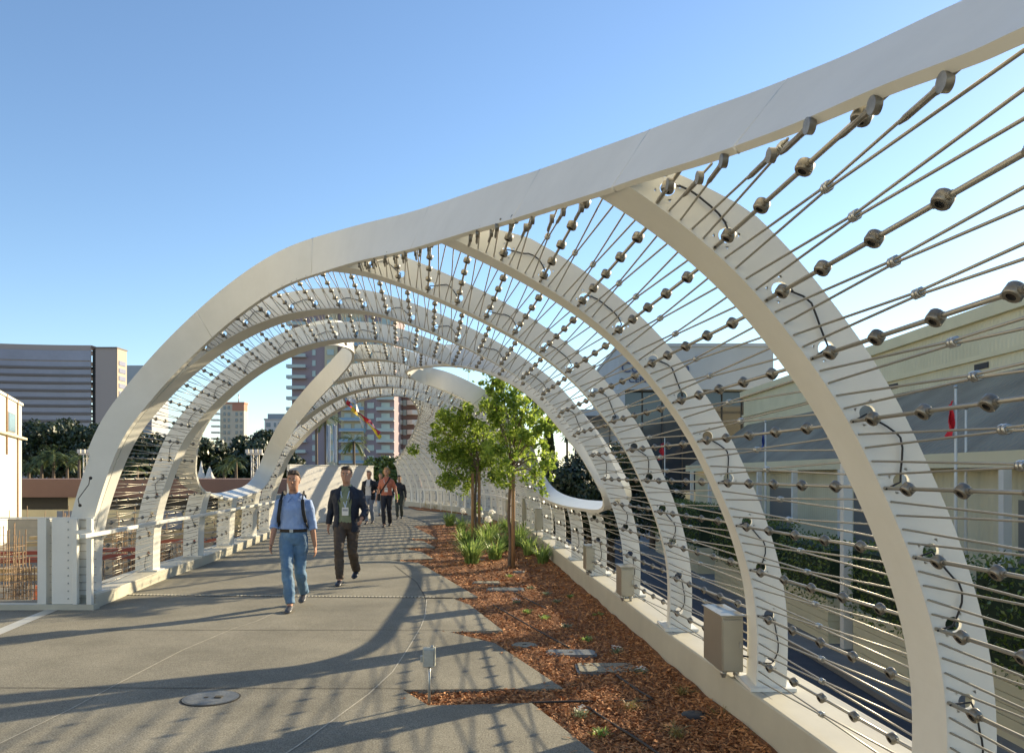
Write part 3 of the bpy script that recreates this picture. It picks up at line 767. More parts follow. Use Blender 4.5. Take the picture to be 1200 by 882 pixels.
# colour streamers hanging under the arch
root = empty('wind_streamer', at(406, 466, 21), 0, 'red, yellow, white and blue streamers fluttering below the far arch', 'streamer'); ro = np.array(root.location)
for col, px in (((.65,.03,.04),[(406,470),(414,478),(424,487),(431,494)]), ((.80,.62,.05),[(412,478),(422,488),(433,498),(446,513)]), ((.75,.76,.78),[(411,466),(418,474),(420,486),(426,498)]),
                ((.25,.45,.65),[(403,467),(412,474),(424,490),(428,506)]), ((.45,.06,.12),[(428,491),(436,496),(440,503),(445,508)])):
    P = catmull([at(x, y_, 21+.1*math.sin(i*2))-ro for i, (x, y_) in enumerate(px)], 8); mb = MB()
    for i, (a, b) in enumerate(zip(P[:-1], P[1:])):
        wv = V(math.cos(i*.25)*.03, .04*math.sin(i*.3), .045); wv2 = V(math.cos((i+1)*.25)*.03, .04*math.sin((i+1)*.3), .045); e = V(0, .004, 0)
        mb.quad(a-wv, b-wv2, b+wv2, a+wv); mb.quad(a+wv+e, b+wv2+e, b-wv2+e, a-wv+e)
    mb.build('streamer', mat('streamer_cloth', col, .7), root)
mb = MB(); mb.tube([S(9.05,.46)-ro+V(0,0,.0), at(403, 466, 21)-ro], .006, 5); mb.build('cord', M['black'], root)

# ------------------------------------------------------------------ plants
def blade(mb, base, a, l, w, droop, n=5):
    d = V(math.cos(a), math.sin(a), 0); e = V(-math.sin(a), math.cos(a), 0); vs = []
    for i in range(n+1):
        u = i/n; p = base + d*(l*droop*u**1.6) + V(0,0,l*(u-.55*droop*u*u)); ww = w*(1-u**2.2)*.5+.0006
        vs += [p-e*ww, p+e*ww+V(0,0,ww*.3)]
    mb.add(vs, [(2*i, 2*i+1, 2*i+3, 2*i+2) for i in range(n)])
def strap_plant(px, py, r, h, nb, label, flower=0, name='lily_plant'):
    g = ground(px, py, -.02); root = empty(name, g, 0, label, 'plant', 'strap leaved plants round the trees')
    mb = MB()
    h *= 1.45; r *= 1.25
    for _ in range(int(nb*2.4)):
        a = random.uniform(0, 2*PI); rr_ = random.uniform(0, r*.35)
        blade(mb, V(math.cos(a)*rr_, math.sin(a)*rr_, 0), a+random.gauss(0,.4), h*random.uniform(.6,1.1), .032, random.uniform(.2,.8))
    mb.build('leaves', M['strap'], root)
    for f in range(flower):
        a = random.uniform(0, 2*PI); q_ = V(math.cos(a)*r*.2, math.sin(a)*r*.2, h*random.uniform(.92,1.08))
        mb = MB(); mb.tube([V(0,0,0), q_*.6, q_], .005, 5); mb.build('stem', M['strap'], root)
        mb = MB()
        for _ in range(26):
            a2 = random.uniform(0, 2*PI); el = random.uniform(-.4, 1.2); dd = V(math.cos(a2)*math.cos(el), math.sin(a2)*math.cos(el), math.sin(el)); c_ = q_+dd*random.uniform(.02,.10); t1 = unit(np.cross(dd,(.2,.3,1)))*.042; t2 = np.cross(dd, t1)
            mb.add([c_-t1, c_+t2, c_+t1, c_-t2+dd*.01], [(0,1,2,3)])
        mb.build('flower', M['petal'], root)
for px, py, r, h, nb, fl, lb in [
    (527,616,.3,.42,50,0,'leafy green clump at the far left corner of the bark bed'), (541,624,.25,.40,40,1,'clump with one white flower left of the left tree stakes'),
    (545,641,.28,.42,46,0,'green strap leaved clump in the bark left of the flowering ones'), (553,660,.30,.46,56,0,'big front left clump of strap leaves spilling on the bark'),
    (559,634,.28,.44,46,2,'flowering clump with two white heads at the left tree stakes'), (568,643,.28,.46,50,1,'middle clump with a white flower between the tree stakes'),
    (577,634,.26,.46,46,2,'flowering clump with white heads just left of the right tree stake'), (580,655,.28,.34,50,0,'low front clump just left of the right tree stake'),
    (590,645,.26,.42,40,0,'clump pressed against the right tree stake on its left'), (608,640,.26,.46,44,0,'tall clump right of the right tree stake'),
    (620,650,.26,.38,44,0,'clump in the bark between right tree stake and kerb'), (636,660,.22,.34,36,0,'clump closest to the kerb, lower right of the plant group'),
    (615,628,.26,.40,40,0,'clump against the kerb behind the right tree'), (592,624,.26,.40,40,0,'clump of leaves between the two trees at the back of the bed')]:
    strap_plant(px, py, r, h, nb, lb, fl)
g = ground(619, 657); mb = MB()
for i in range(9):
    a = 2*PI*i/9; mb.add([V(g[0],g[1],.05), V(g[0]+.06*math.cos(a-.3),g[1]+.06*math.sin(a-.3),.07), V(g[0]+.08*math.cos(a),g[1]+.08*math.sin(a),.06), V(g[0]+.06*math.cos(a+.3),g[1]+.06*math.sin(a+.3),.07)], [(0,1,2,3)])
mb.tube([(g[0],g[1],-.04),(g[0],g[1],.05)], .004, 5)
props(mb.build('yellow_flower', M['yellow']), 'single orange yellow flower in the bark right of the tree stake', 'flower')
def tuft(px, py, kind, label):
    g = ground(px, py, -.02); mb = MB(); k = kind
    if k == 'grass':
        for _ in range(70):
            a = random.uniform(0,2*PI); blade(mb, V(random.gauss(0,.02), random.gauss(0,.02), 0), a, random.uniform(.06,.14), .004, random.uniform(.5,1.3), 4)
        m = M['straw']
    else:
        for _ in range(60):
            a = random.uniform(0,2*PI); r = random.uniform(0,.07); blade(mb, V(math.cos(a)*r, math.sin(a)*r, random.uniform(0,.025)), a, random.uniform(.025,.05), .012, random.uniform(.3,1), 3)
        m = M['grey_leaf'] if k == 'grey' else M['strap'] if k == 'green' else M['grey_leaf']
    ms = [m, M['petal']]
    if k == 'white':
        mb.cur = 1
        for _ in range(16):
            a = random.uniform(0,2*PI); r = random.uniform(0,.06); c_ = V(math.cos(a)*r, math.sin(a)*r, .05+random.uniform(0,.02)); mb.add([c_+V(.012,0,0), c_+V(0,.012,.004), c_-V(.012,0,0), c_-V(0,.012,-.004)], [(0,1,2,3)])
    o = mb.build('grass_tuft' if k == 'grass' else 'ground_plant', ms); o.location = tuple(g)
    props(o, label, 'plant', 'small plants dotted over the bark')
for px, py, k, lb in [(640,697,'grey','small grey green plant right of the dark flat lid'), (605,707,'white','small pale plant in front of the dark flat lid'), (663,736,'grey','little silvery plant behind the dark rectangular lid'),
    (638,725,'green','small green plant left of the silvery one in mid bed'), (688,751,'green','small green plant up behind the pale rectangular lid'), (723,765,'white','white flowering small plant at the right end of the pale lid'),
    (680,839,'white','white flowering small plant alone in the front bark'), (703,862,'green','low green plant at the bottom of the bed'), (618,718,'green','small green plant left of the thin drip hose'),
    (622,690,'grey','small plant immediately right of the dark flat lid'), (653,706,'grey','small silvery plant upper middle of the bark'), (597,676,'green','small green plant behind the dark flat lid'),
    (751,790,'white','silvery plant near the front right corner of the pale lid'), (668,700,'green','tiny green plant near the kerb side of the bed'), (700,722,'green','small bright green plant near the second steel box'),
    (801,815,'grass','straw coloured grass tuft behind the valve cover'), (739,832,'grass','grass tuft in the bark left of the valve cover'), (844,842,'grass','straw grass tuft right of the valve cover by the kerb'),
    (876,868,'grass','green grass tuft at the foot of the kerb, front right'), (793,863,'grass','low grass tuft in the bark below the valve cover')]:
    tuft(px, py, k, lb)
mb = MB()
for _ in range(900):
    u = random.random(); p = ground(490+62*u, 594+7.5*u+random.uniform(-1.2,1.2)); blade(mb, p, random.uniform(0,2*PI), random.uniform(.2,.5), .02, random.uniform(.2,.9), 3)
props(mb.build('ground_cover', M['straw']), 'straw green ground cover plants before the far curved wall', 'ground cover', kind='stuff')

# ------------------------------------------------------------------ trees in the bed
def leafcloud(mb, c, r, n, size, flat=1.0):
    for _ in range(n):
        d = rng.normal(size=3); d = d/np.linalg.norm(d)*r*rng.random()**.45; d[2] *= flat; p = c+d
        a = rng.normal(size=3); a[2] -= .4; a = unit(a)*size*rng.uniform(.7,1.3); b = unit(np.cross(a, rng.normal(size=3)))*np.linalg.norm(a)*.26
        mb.add([p-a*.5, p-b+a*.05, p+a*.5, p+b+a*.05], [(0,1,2),(0,2,3)])
def young_tree(px, py, top, blobs, label, stakes, seed):
    random.seed(seed)
    y = ground(px, py)[1]; root = empty('young_tree', ground(px, py), 0, label, 'tree'); ro = np.array(root.location)
    fork = at(px+3, 540, y)-ro
    tk = MB(); tk.tube(catmull([V(0,0,-.05), V(.02,0,.5), V(-.01,.02,1.0), fork], 5), list(np.linspace(.04,.026,16)), 8)
    lf = MB()
    for (bx, by, br, nn) in blobs:
        yo = y+random.uniform(-.5,.5); c = at(bx, by, yo)-ro; r = br*y/FPX
        m_ = fork*.55+c*.45+V(random.uniform(-.08,.08),random.uniform(-.08,.08),.08)
        tk.tube(catmull([fork-V(0,0,.25*random.random()), m_, c], 4), list(np.linspace(.016,.004,9)), 5)
        for _ in range(6):
            e = c+V(*(rng.normal(size=3)*r*.75)); tk.tube([m_*.4+c*.6, (c+e)/2, e], [.006,.004,.002], 4)
            leafcloud(lf, e, r*.42, nn//6, .085)
        leafcloud(lf, c, r*1.1, nn//3, .085)
    tk.build('trunk', M['bark'], root); lf.build('crown', M['leaf'], root)
    for i, dx in enumerate(stakes):
        st_ = empty('tree_stake', ro+V(dx, -.05+.1*i, 0), 0, label.split(',')[0].replace('young tree', 'timber stake tied to the tree') if False else stake_labels.pop(0), 'stake', 'timber stakes holding the young trees')
        mb = MB(); mb.tube([(0,0,-.05),(0,0,1.75)], .036, 10); mb.build('pole', M['stake'], st_)
        mb = MB(); mb.tube([(0,0,1.1),(-dx*.5,.0,1.12),(-dx,0,1.1)], .008, 5); mb.build('tie', M['black'], st_)
stake_labels = ['left of the two stakes at the left tree', 'right of the two stakes at the left tree', 'single stake standing right of the front tree trunk']
young_tree(557, 640, 452, [(548,468,22,900),(535,488,22,900),(562,492,24,1000),(528,512,20,800),(550,520,24,1000),(572,515,20,700),(534,545,20,800),(556,550,22,800),(520,535,14,400),(575,545,16,500),(545,570,16,350),(524,560,12,250),(518,505,11,220),(568,470,14,320)],
           'farther young tree with dense rounded crown, left of the pair', (-.06, .09), 3)
young_tree(597, 663, 432, [(585,448,17,420),(600,462,20,560),(622,468,17,360),(612,488,22,600),(632,492,15,260),(590,492,20,600),(605,515,22,600),(630,520,14,220),(640,545,12,130),(585,530,20,500),(612,545,18,300),(590,560,15,240),(645,497,9,90),(648,538,8,60),(575,440,9,120),(572,478,14,320),(628,556,9,80),(636,575,6,40)],
           'nearer young tree with loose open crown, right of the pair', (.07,), 5)
# ------------------------------------------------------------------ far setting
GL = -3.0
M['winglass2'] = mat('plain_window_glass', (.12,.15,.17), .15, spec=.8)
mb = MB(); mb.box((-1500,-300,GL-.5),(1500,2500,GL)); props(mb.build('ground', mat('bare_ground', (.17,.155,.125), .95, var=.3, scale=.06, bump=.2, bscale=2)), kind='structure')
mb = MB(); mb.prism([(3.2,-20),(7.6,-20),(7.6,90),(3.2,90)], GL+.01, GL+.014); props(mb.build('road', mat('asphalt', (.055,.055,.06), .85, var=.2, scale=2, bump=.2, bscale=80)), kind='structure')
mb = MB(); mb.prism([(7.6,-20),(14,-20),(14,90),(7.6,90)], GL+.02, GL+.14); props(mb.build('pavement', mat('paving', (.20,.19,.17), .9, var=.15, scale=1)), kind='structure')
M['cream'] = mat('cream_render', (.66,.59,.38), .8, var=.06, scale=.5, bump=.1, bscale=3)
M['cream2'] = wavemat('cream_ribbed_sheet', (.60,.54,.35), (.70,.63,.42), .55, 1.1, 'Y', .5, .03)
M['roofsheet'] = wavemat('grey_ribbed_roof', (.24,.21,.16), (.33,.295,.22), .85, .9, 'Y', .8, .05)
M['dark'] = mat('dark_recess', (.05,.05,.048), .8)
M['glass'] = mat('dark_glass', (.03,.04,.055), .08, spec=.9)
M['concrete'] = mat('grey_concrete_panel', (.40,.42,.43), .75, var=.06, scale=.3, bump=.1, bscale=2)
M['whiteb'] = mat('white_render', (.70,.67,.58), .85, var=.05, scale=.4)
M['hedge'] = leafmat('hedge_leaf', (.04,.07,.012), (.17,.22,.035), .15)
M['darkleaf'] = leafmat('dark_tree_leaf', (.014,.026,.012), (.045,.065,.022), .1)
M['palmleaf'] = leafmat('palm_leaf', (.035,.065,.02), (.13,.16,.05), .2)
# ---- hall on the right with a ribbed lean-to roof
X0 = 20.0
root = empty('exhibition_hall', (X0, 14, GL), 0, 'long cream hall with sloping grey ribbed roof seen through the cables on the right', 'building'); ro = V(X0, 14, GL)
def pb(name, m, lo, hi, parent=None, **k):
    mb = MB(); mb.box(tuple(V(*lo)-ro), tuple(V(*hi)-ro)); return mb.build(name, m, parent or root, **k)
pb('wall', M['cream2'], (20,8,GL+.15), (30,70,8.2))
pb('parapet', M['cream'], (19.75,7.8,8.2), (30,70.3,8.75))
pb('band', M['cream'], (19.85,7.9,6.55), (19.995,70.1,6.75))
mb = MB(); vs = [V(20.0,8,5.85),V(20.0,69,5.85),V(15.0,69,2.35),V(15.0,8,2.35)]; mb.add([v-ro for v in vs]+[v-ro-V(0,0,.25) for v in vs], [(0,1,2,3),(7,6,5,4),(0,4,5,1),(1,5,6,2),(2,6,7,3),(3,7,4,0)]); mb.build('roof', M['roofsheet'], root)
pb('fascia', M['cream'], (14.8,7.9,1.9), (14.99,69.1,2.4))
pb('lower_wall', M['cream2'], (15.6,8,GL+.15), (15.9,69,2.2))
for y in np.arange(12, 69, 6.0):
    pb('column', M['whiteb'], (14.55,y,GL+.15), (14.8,y+.25,1.9))
for y in (20.5, 32.5, 44.5, 56.5):
    pb('opening', mat('shutter', (.20,.19,.16), .7), (15.55,y,GL+.16), (15.598,y+4.4,.9))
for y in (14, 20, 27.5, 34, 42): pb('vent', M['dark'], (19.95,y,6.15), (19.998,y+1.0,6.4))
# ---- grey block behind it
root = empty('concrete_block_building', (16, 76, GL), 0, 'pale grey concrete building with dark recessed glazing beyond the cream hall', 'building'); ro = V(16, 76, GL)
pb('wall', M['concrete'], (10.0,76,9.6), (24.5,100,13.6))
pb('coping', M['concrete'], (9.9,75.85,13.6), (24.6,100,13.9))
pb('wall', M['concrete'], (9.7,76.05,GL+.1), (10.6,100,9.6))
pb('wall', M['cream'], (22.4,76.4,GL+.1), (24.5,100,9.6))
pb('glazing', M['glass'], (10.61,77.5,GL+3), (22.38,78,9.595))
for x in np.arange(12.4, 22.3, 1.9): pb('mullion', M['dark'], (x,77.35,GL+3), (x+.1,77.48,9.58))
pb('lower_wall', M['cream2'], (10.61,77.2,GL+.1), (22.38,78,GL+2.98))
pb('canopy_slab', M['concrete'], (4.6,74,7.0), (9.65,90,7.6))
pb('canopy_wall', M['concrete'], (8.6,80,GL+.1), (9.6,90,6.98))
# sign lettering, as far as it can be read
def text(s, loc, size, rot, m, parent, name='sign_lettering', ext=.02):
    cu = bpy.data.curves.new(name, 'FONT'); cu.body = s; cu.size = size; cu.extrude = ext
    o = bpy.data.objects.new(name, cu); C.objects.link(o); o.rotation_euler = rot
    dg = bpy.context.evaluated_depsgraph_get(); me = bpy.data.meshes.new_from_object(o.evaluated_get(dg)); bpy.data.objects.remove(o)
    o = bpy.data.objects.new(name, me); C.objects.link(o); me.materials.clear(); me.materials.append(m); o.location = tuple(loc); o.rotation_euler = rot; o.parent = parent; return o
M['letter'] = mat('dark_blue_letter', (.06,.08,.16), .5)
text("Convention", V(10.2,75.9,11.2)-ro, 1.35, (PI/2,0,0), M['letter'], root, ext=.06)
text('CENTER', V(10.9,75.9,10.25)-ro, .85, (PI/2,0,0), M['letter'], root, ext=.06)
# ---- planters with hedges
hl = ['low cream planter with clipped hedge, nearest on the right edge', 'cream planter with bushy hedge left of the large front rib', 'cream planter with hedge beside the white steel column', 'planter with brighter green hedge farther up the street', 'farthest hedge planter at the corner of the street']
for (y0, y1, h, lb) in ((11.5,15.2,.25,hl[0]),(17.4,20.2,.05,hl[1]),(21.8,25.6,-.1,hl[2]),(27.5,34,.1,hl[3]),(37,48,.3,hl[4])):
    root = empty('hedge_planter', (9.1,(y0+y1)/2,GL+.14), 0, lb, 'planter', 'hedge planters along the street'); ro = V(9.1,(y0+y1)/2,GL+.14)
    mb = MB()
    for zz in range(6): mb.box((8.5-ro[0], y0-ro[1], zz*.2), (9.7-ro[0], y1-ro[1], zz*.2+.185))
    mb.box((8.53-ro[0], y0-ro[1]+.03, 0), (9.67-ro[0], y1-ro[1]-.03, 1.18)); mb.build('planter_box', M['cream'], root)
    mb = MB(); n = int((y1-y0)*1500)
    for _ in range(n):
        p = V(random.uniform(8.3,9.9), random.uniform(y0-.2,y1+.2), random.uniform(-1.85,h))
        e = min(p[0]-8.3, 9.9-p[0], h-p[2]+.1*math.sin(p[1]*5)+.06*math.sin(p[1]*13+p[0]*9))
        if e > .3 or e < 0: continue
        a = unit(rng.normal(size=3))*.055; b = unit(np.cross(a, rng.normal(size=3)))*.028; q_ = p-ro
        mb.add([q_-a, q_-b, q_+a, q_+b], [(0,1,2,3)])
    mb.build('hedge', M['hedge'], root)
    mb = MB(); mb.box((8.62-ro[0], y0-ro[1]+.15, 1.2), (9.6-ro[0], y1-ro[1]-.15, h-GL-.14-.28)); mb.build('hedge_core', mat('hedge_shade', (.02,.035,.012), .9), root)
for x, y, h, lb in ((8.7,21.1,4.9,'white square steel column between two hedge planters'),):
    root = empty('steel_column', (x,y,GL+.14), 0, lb, 'column'); mb = MB(); mb.box((-.12,-.12,0),(.12,.12,h)); mb.build('shaft', M['whiteb'], root, bevel=.01)
    mb = MB(); mb.box((-.2,-.2,.002),(.2,.2,.04)); mb.build('base_plate', M['galv'], root)
# ---- flag poles
def flagpole(px, top, y, flag, label):
    p = at(px, top, y); root = empty('flagpole', (p[0], p[1], GL+.14), 0, label, 'flagpole')
    mb = MB(); mb.tube([(0,0,0),(0,0,p[2]-GL-.14)], [.06,.035], 10); mb.build('pole', M['whiteb'], root)
    mb = MB(); mb.lathe((0,0,p[2]-GL-.14),(0,0,1),[(0,.03),(.03,.06),(.08,.06),(.11,.01)],10); mb.build('finial', M['galv'], root)
    if flag:
        fl = empty('flag', (p[0],p[1],p[2]), 0, flag[1], 'flag'); mb = MB(); n = 14
        for j in range(8):
            for i in range(5): pass
        rows = []
        for j in range(n+1):
            z = -.35-flag[2]*j/n; rows.append([V(-.07-flag[3]*(i/5)*(.35+.5*math.sin(j*.4+i*.5)**2+.02*j), .1*math.sin(i*1.6+j*.5), z-.16*i/5) for i in range(6)])
        for r_a, r_b in zip(rows[:-1], rows[1:]):
            for i in range(5): mb.quad(r_a[i], r_a[i+1], r_b[i+1], r_b[i])
        mb.smooth = True; mb.build('cloth', mat('flag_cloth', flag[0], .8), fl)
flagpole(1120, 455, 24, ((.60,.02,.03), 'red flag hanging limp from the flagpole before the cream hall', 1.0, .2), 'white flagpole with a red flag in front of the ribbed roof')
flagpole(897, 495, 38, ((.05,.09,.32), 'dark blue flag hanging limp on the middle flagpole', .8, .14), 'white flagpole with a dark blue flag further along the hall')
flagpole(779, 513, 62, ((.62,.04,.05), 'small red flag at the farthest flagpole before the dark glazing', 1.2, .4), 'thin flagpole with small red flag before the dark glazing')
flagpole(1132, 480, 27, None, 'bare thinner flagpole right behind the red flag one')

# ---- foliage helpers for distant growth
def clump_tree(name, base, h, r, label, m, n=900, leaf=.35, group=None, trunk=True, shape=None, cat='tree'):
    root = empty(name, base, random.uniform(0,6), label, cat, group); mb = MB(); cs = []
    if shape == 'cone':
        for _ in range(n):
            u = random.random()**.8; rr = r*(1-u)**.8*(.55+.45*random.random()); a = random.uniform(0,2*PI); p = V(rr*math.cos(a), rr*math.sin(a), h*(.06+.94*u))
            a_ = unit(V(math.cos(a)*.5+random.gauss(0,.5), math.sin(a)*.5+random.gauss(0,.5), 1))*leaf*.7; b_ = unit(np.cross(a_, rng.normal(size=3)))*leaf*.25; mb.add([p-a_, p-b_, p+a_, p+b_], [(0,1,2,3)])
    else:
        nc = 12
        for i in range(nc):
            a = random.uniform(0,2*PI); q = random.random()**.5*r*.72; cs.append((V(q*math.cos(a), q*math.sin(a), h*random.uniform(.42,.86)), r*random.uniform(.3,.48)))
        cs.append((V(0,0,h*.84), r*.45))
        for c_, cr in cs:
            for _ in range(n//nc):
                d = unit(rng.normal(size=3)); d[2] *= .8; p = c_+d*cr*random.uniform(.72,1.05); a_ = unit(rng.normal(size=3))*leaf*random.uniform(.5,1); b_ = unit(np.cross(a_, d))*leaf*.45; mb.add([p-a_, p-b_, p+a_, p+b_], [(0,1,2,3)])
    mb.build('crown', m, root)
    if trunk:
        mb = MB(); mb.tube([(0,0,0),(0,0,h*.35),(.05*r,0,h*.75)], [r*.07+.05, r*.05+.04, r*.02+.02], 8)
        for c_, cr in cs[:6]: mb.tube([(0,0,h*.35), tuple(c_*.6+V(0,0,h*.12)), tuple(c_)], [r*.03+.02, r*.02+.01, .01], 5)
        mb.build('trunk', M['bark'], root)
    return root
def palm(base, h, r, label, group=None, n=26, m=None):
    root = empty('palm_tree', base, 0, label, 'palm tree', group); mb = MB(); mb.tube([(0,0,0),(.1,0,h*.5),(.05,0,h)], [.24,.17,.15], 8); mb.build('trunk', M['bark'], root)
    mb = MB()
    for i in range(n):
        a = random.uniform(0,2*PI); el = random.uniform(-.5,1.2); d = V(math.cos(a)*math.cos(el), math.sin(a)*math.cos(el), math.sin(el)); pr = V(.05,0,h)
        for j in range(5):
            nx_ = pr+unit(d)*r/5; d = d+V(0,0,-.28)
            s_ = unit(np.cross(d,(0,0,1))); ww = r*.15*math.sin(PI*(j+.7)/6)
            for q in range(3):
                p = pr*(1-q/3)+nx_*(q/3)
                for sg in (-1, 1): mb.add([p, p+s_*sg*ww+d*r*.05-V(0,0,ww*.5), p+d*r*.045], [(0,1,2)])
            pr = nx_
    mb.build('crown', m or M['palmleaf'], root)
random.seed(21)
# dark trees and hedge seen through the right opening
tl = ['dark evergreen mass tree filling the right opening at its left', 'dark rounded tree in the middle of the right opening', 'tall dark tree at the right end of the right opening', 'dark tree in front of the glazed grey building', 'dark bushy tree low behind the young trees']
for (px, y, top, r, lb) in ((655,33,538,2.3,tl[0]),(690,34,522,2.6,tl[1]),(716,35,512,2.2,tl[2]),(765,50,560,2.6,tl[3]),(628,36,548,2.0,tl[4])):
    p = at(px, top, y); clump_tree('evergreen_tree', (p[0],p[1],GL), p[2]-GL, r, lb, M['darkleaf'], 9000, .13)
p = at(643, 486, 46); clump_tree('cypress_tree', (p[0],p[1],GL), p[2]-GL, .95, 'tall narrow dark cypress rising in the right opening', M['darkleaf'], 7000, .22, shape='cone')
for px, lb in ((664,'left of three small palms beside the cypress top'),(674,'middle of three small palms beside the cypress top'),(684,'right of three small palms beside the cypress top')):
    p = at(px, 512+random.uniform(-2,2), 110); palm((p[0],p[1],GL), p[2]-GL, 1.35, lb, 'three palms beyond the right opening', 30, M['darkleaf'])
clump_tree('leafy_bush', at(452,600,56)*V(1,1,0), 2.9, 1.5, 'sunlit yellow green bush behind the walkers at the path end', M['hedge'], 2500, .16, cat='bush')
clump_tree('leafy_bush', at(436,600,60)*V(1,1,0), 2.4, 1.3, 'smaller green bush left of the sunlit one at the path end', M['hedge'], 1800, .16, cat='bush')
# ---- left side: car park wall, white building, trees
root = empty('parking_structure', (-34,70,GL), 0, 'long low parking structure with brown parapet behind the building site', 'building'); ro = V(-34,70,GL)
M['brown'] = mat('brown_parapet', (.21,.13,.105), .85, var=.08, scale=.3)
pb('parapet', M['brown'], (-60,70,-.32), (-18.5,82,1.25))
pb('opening', M['dark'], (-60,71,-1.4), (-18.6,80,-.325))
for x in np.arange(-58, -19, 6.5): pb('pier', M['cream'], (x,70.3,-1.4), (x+.7,70.98,-.325))
pb('lower_wall', M['cream'], (-60,70.1,GL), (-18.5,82,-1.403))
for x in (-39.3, -30.5): pb('door', mat('blue_grey_door', (.18,.22,.30), .6), (x,70.0,GL), (x+2.0,70.098,-1.5))
root = empty('white_building', (-42,58,GL), 0, 'plain cream white building at the left edge with one small window and pipes', 'building'); ro = V(-42,58,GL)
mb = MB(); mb.prism([(x-ro[0], y-ro[1]) for x, y in ((-29.8,45),(-37.5,62),(-60,62),(-60,45))], 0, 6.9-GL); mb.build('wall', M['whiteb'], root)
mb = MB(); mb.prism([(x-ro[0], y-ro[1]) for x, y in ((-29.65,44.9),(-37.45,62.15),(-60,62.1),(-60,44.9))], 6.9-GL, 7.08-GL); mb.build('parapet', M['whiteb'], root)
def onwall(px, out=.04):
    u = (px+30)/55.0; lo, hi = 0, 1
    for _ in range(40):
        m_ = (lo+hi)/2; x_, y_ = -29.8-7.7*m_, 45+17*m_
        if CX+x_/y_*FPX < px: lo = m_
        else: hi = m_
    return V(-29.8-7.7*lo+.91*out, 45+17*lo+.41*out, 0)
a_, b_ = onwall(8), onwall(17); mb = MB(); mb.bar(a_+V(0,0,5.3)-ro, b_+V(0,0,5.3)-ro, .08, 1.35); f = mb.build('window', M['galv'], root)
a_, b_ = onwall(8.8,.09), onwall(16.2,.09); mb = MB(); mb.bar(a_+V(0,0,5.3)-ro, b_+V(0,0,5.3)-ro, .02, 1.2); mb.build('pane', mat('pale_blue_pane', (.25,.38,.45), .15), f)
a_, b_ = onwall(-30,.12), onwall(25.5,.12); mb = MB(); mb.bar(a_+V(0,0,4.4)-ro, b_+V(-.5,1.1,4.4)-ro, .25, .16); mb.build('ledge', M['cream'], root)
for px, zl in ((6,3),(19,GL)):
    mb = MB(); p = onwall(px,.1); mb.tube([p+V(0,0,zl)-ro, p+V(0,0,7.1)-ro], .06, 6); mb.build('pipe', M['stake'], root)
root = empty('added_bounce_hall', (-24,0,GL), 0, 'pale windowed hall, added out of view left of the footbridge to bounce sunlight', 'building'); ro = V(-24,0,GL)  # added hall, unseen by the camera, bounces warm sunlight onto the canopy steel
pb('wall', M['whiteb'], (-40,-45,GL), (-22.5,31,12)); pb('roof', M['concrete'], (-40.2,-45.2,12), (-22.3,31.2,12.4))
for y in range(-42, 30, 8):
    for z in (0, 4.5, 8.5): pb('window', M['winglass2'], (-22.497,y,z), (-22.44,y+2.2,z+1.6))
random.seed(33)
names = ['dark shady tree at the left edge beside the white building','dark tree second from the white building','broad dark tree under the hotel facade','dark tree in the middle of the group below the hotel','tall dark tree below the hotel corner','dark tree behind the foot of the big edge beam','tree seen through the lower cables of the left wall','tree behind the cables right of the big edge beam','dark tree left of the cream tower through the opening','broad tree in front of the cream tower','sunlit green tree right of the cream tower','round tree beside the light mast in the left opening','tall tree left of the pale glass building','dark low tree behind the second edge band']
for (px, top, r), lb in zip(((38,486,4.0),(58,490,4.6),(78,486,4.6),(96,496,4.2),(118,492,4.6),(140,500,4.2),(172,505,4.4),(200,512,4.0),(238,512,3.8),(262,522,4.2),(284,508,3.8),(302,514,3.6),(318,498,3.2),(333,522,3.6)), names):
    p = at(px, top, 115+random.uniform(-8,8)); clump_tree('broad_tree', (p[0],p[1],GL), p[2]-GL, r, lb, M['darkleaf'], 2600, .42)
names = ['left one of the low palms over the brown parapet','second low palm over the brown parapet','third low palm over the brown parapet','fourth low palm over the parapet near the light mast','fifth low palm beside the left light mast','low palm in the left opening over the parapet','taller palm in the left opening by the light mast','low palm at the right end of the left opening','palm behind the left cables']
for (px, top, r), lb in zip(((33,544,1.7),(48,538,1.9),(62,532,2.1),(78,540,1.8),(92,538,1.8),(262,546,1.6),(276,540,1.8),(318,544,1.6),(160,546,1.6)), names):
    p = at(px, top, 90+random.uniform(-3,3)); palm((p[0],p[1],GL), p[2]-GL, r, lb, 'low palms behind the brown parapet', 30)
for px, top, lb in ((381,489,'tall palm in front of the pink tower, left one'),(414,517,'shorter palm in front of the pink tower, right one'),(370,492,'palm just left of the tallest one before the pink tower')):
    p = at(px, top, 95); palm((p[0],p[1],GL), p[2]-GL, 2.3, lb, 'palms before the pink tower', 34)
for px, lb in ((103,'white lattice light mast left of the edge beam foot'),(299,'white lattice light mast inside the left opening')):
    p = at(px, 531, 84); root = empty('light_mast', (p[0],p[1],GL), 0, lb, 'light mast', 'lattice light masts'); H_ = p[2]-GL; mb = MB()
    for dx in (-.3,.3):
        for dy in (-.3,.3): mb.tube([(dx,dy,0),(dx,dy,H_)], .06, 5)
    for i in range(8): z = H_*i/8; mb.tube([(-.3,-.3,z),(.3,-.3,z+H_/8)], .035, 4); mb.tube([(.3,-.3,z),(-.3,.3,z+H_/8)], .03, 4); mb.bar((-.3,-.3,z),(.3,-.3,z),.05)
    mb.build('mast', M['whiteb'], root); mb = MB(); mb.box((-.8,-.35,H_-.15),(.8,.3,H_)); 
    for dx in (-.7,-.25,.25,.7): mb.box((dx-.16,-.5,H_+.02),(dx+.16,-.3,H_+.4))
    mb.build('lamp_head', M['whiteb'], root)
